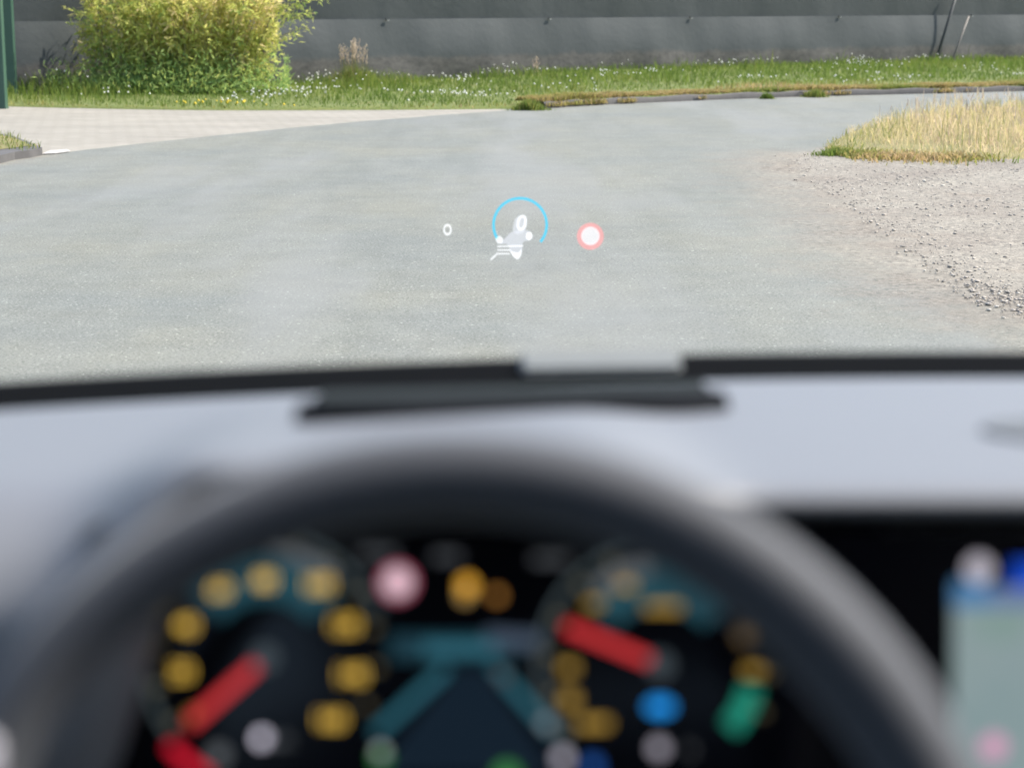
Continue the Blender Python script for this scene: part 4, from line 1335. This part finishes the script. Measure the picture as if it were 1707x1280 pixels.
hud['label'] = 'glowing head-up display hovering over the road'
annulus_obj('speed_ring', *hl(867, 375), 42.0 * HP, 46.6 * HP, 0.0, 0.004, H_C, hud, -40, 212, to=hw)
annulus_obj('small_digit', *hl(746, 383), 4.3 * HP, 7.2 * HP, 0.0, 0.004, H_W, hud, to=lambda a, b, c=0.0: hw(a, hl(746, 383)[1] + (b - hl(746, 383)[1]) * 1.35, c))
text_obj('speed_digit', '0', 36 * HP, hl(868, 373), 0.0, H_W, hud, to=hw, shear=0.14)
def blob(name, pts, c, mt):
    return flat(name, [hl(*p) for p in smooth_line([(a, b, 0) for a, b in pts + [pts[0]]], 5)[:-1] and [(q_.x, q_.y) for q_ in smooth_line([(a, b, 0) for a, b in pts + [pts[0]]], 5)[:-1]]], c, c + 0.004, mt, hud, to=hw)
blob('glow_patch', [(846, 394), (852, 388), (868, 384), (882, 386), (888, 394), (884, 400), (872, 404), (870, 418), (860, 430), (853, 424), (846, 408), (834, 406)], -0.006, H_G)
blob('glow_patch', [(858, 366), (866, 360), (876, 362), (878, 374), (874, 386), (862, 390), (855, 384)], -0.004, H_G)
blob('glow_patch', [(826, 398), (832, 393), (838, 397), (837, 404), (830, 405)], 0.006, H_W)
blob('glow_patch', [(878, 388), (885, 387), (887, 395), (882, 400), (877, 396)], 0.006, H_W)
blob('glow_patch', [(850, 418), (856, 427), (863, 432), (869, 424), (869, 414), (864, 421)], 0.006, H_W)
for (x0, y0, x1, y1, w) in ((829, 410, 872, 409, 2.2), (829, 416, 852, 416, 2.2), (830, 422, 850, 422, 2.2), (830, 421, 818, 432, 2.6)):
    flat('guide_line', quad(hl(x0, y0), hl(x1, y1), w * HP), 0.012, 0.016, H_W, hud, to=hw)
annulus_obj('limit_sign_ring', *hl(984, 394), 14 * HP, 22.5 * HP, 0.0, 0.004, H_P, hud, to=hw)
flat('limit_sign_face', circ(*hl(984, 393), 15.5 * HP), 0.006, 0.009, hud_mat('projected_lilac', (0.95, 0.93, 0.98), 0.21, (0.8, 0.8, 0.8)), hud, to=hw)

# ---- body of the car (shades the cabin)
rows = []
for u in np.linspace(0, 1, 14):
    row = []
    for x in np.linspace(-0.86, 0.86, 24):
        yb = Yw(CX + x) + 0.05
        yy = yb + (2.36 - 0.25 * (x / 0.86) ** 2 - yb) * u
        row.append((CX + x, yy, 0.950 - 0.15 * u ** 1.5 - 0.05 * (abs(x) / 0.86) ** 3))
    rows.append(row)
grid_obj('bonnet', rows, M_paint, car, thick=0.02)
box('front_bumper', (CX - 0.88, 2.16, 0.25), (CX + 0.88, 2.42, 0.72), M_paint, car, bevel=0.06)
rows = []
for u in np.linspace(0, 1, 12):
    rows.append([(CX + x, 0.47 - 0.09 * (x / 0.7) ** 2 + (-2.1 - 0.47) * u, 1.575 + 0.07 * math.sin(u * 2.4) - 0.05 * (abs(x) / 0.72) ** 3) for x in np.linspace(-0.72, 0.72, 18)])
grid_obj('roof', rows, [M_lining], car, thick=0.03)
for sgn in (-1, 1):
    tube('pillar', [Vector((CX + sgn * 0.87, 1.36, 1.0)), Vector((CX + sgn * 0.80, 0.9, 1.32)), Vector((CX + sgn * 0.72, 0.40, 1.56))], 0.035, M_black, car, 8)
    tube('pillar', [Vector((CX + sgn * 0.88, -0.25, 0.95)), Vector((CX + sgn * 0.72, -0.3, 1.57))], 0.045, M_black, car, 8)
    xa, xb = sorted((CX + sgn * 0.88, CX + sgn * 0.93))
    dr = box('door', (xa, -0.3, 0.3), (xb, 1.42, 0.97), M_paint, car, bevel=0.02)
    box('door_handle', (CX + sgn * 0.945 - 0.012, -0.18, 0.86), (CX + sgn * 0.945 + 0.012, 0.02, 0.885), M_black, dr, bevel=0.006)
    box('rear_quarter', (xa, -2.1, 0.3), (xb, -0.31, 1.45), M_paint, car, bevel=0.02)
    box('front_wing', (xa, 1.44, 0.35), (xb - 0.02, 2.25, 0.78), M_paint, car, bevel=0.03)
    for wy in (1.72, -1.15):
        wb = bmesh.new()
        wc = Vector((CX + sgn * 0.80, wy, 0.33))
        bmesh.ops.create_cone(wb, cap_ends=True, segments=32, radius1=0.33, radius2=0.33, depth=0.2, matrix=Matrix.Translation(wc) @ Matrix.Rotation(R(90), 4, 'Y'))
        bmesh.ops.bevel(wb, geom=[e for e in wb.edges if len(e.link_faces) == 2 and any(len(f.verts) > 4 for f in e.link_faces)], offset=0.03, segments=3, affect='EDGES')
        wh = bm_obj('wheel', wb, M_rubber, car)
        wb = bmesh.new()
        bmesh.ops.create_cone(wb, cap_ends=True, segments=24, radius1=0.21, radius2=0.19, depth=0.05, matrix=Matrix.Translation(wc + Vector((sgn * 0.09, 0, 0))) @ Matrix.Rotation(R(90 * sgn), 4, 'Y'))
        bm_obj('rim', wb, M_satin, wh)
box('tailgate', (CX - 0.88, -2.16, 0.3), (CX + 0.88, -2.11, 1.57), M_lining, car, bevel=0.02)
box('cabin_floor', (CX - 0.87, -2.1, 0.25), (CX + 0.87, 1.3, 0.30), M_lining, car)
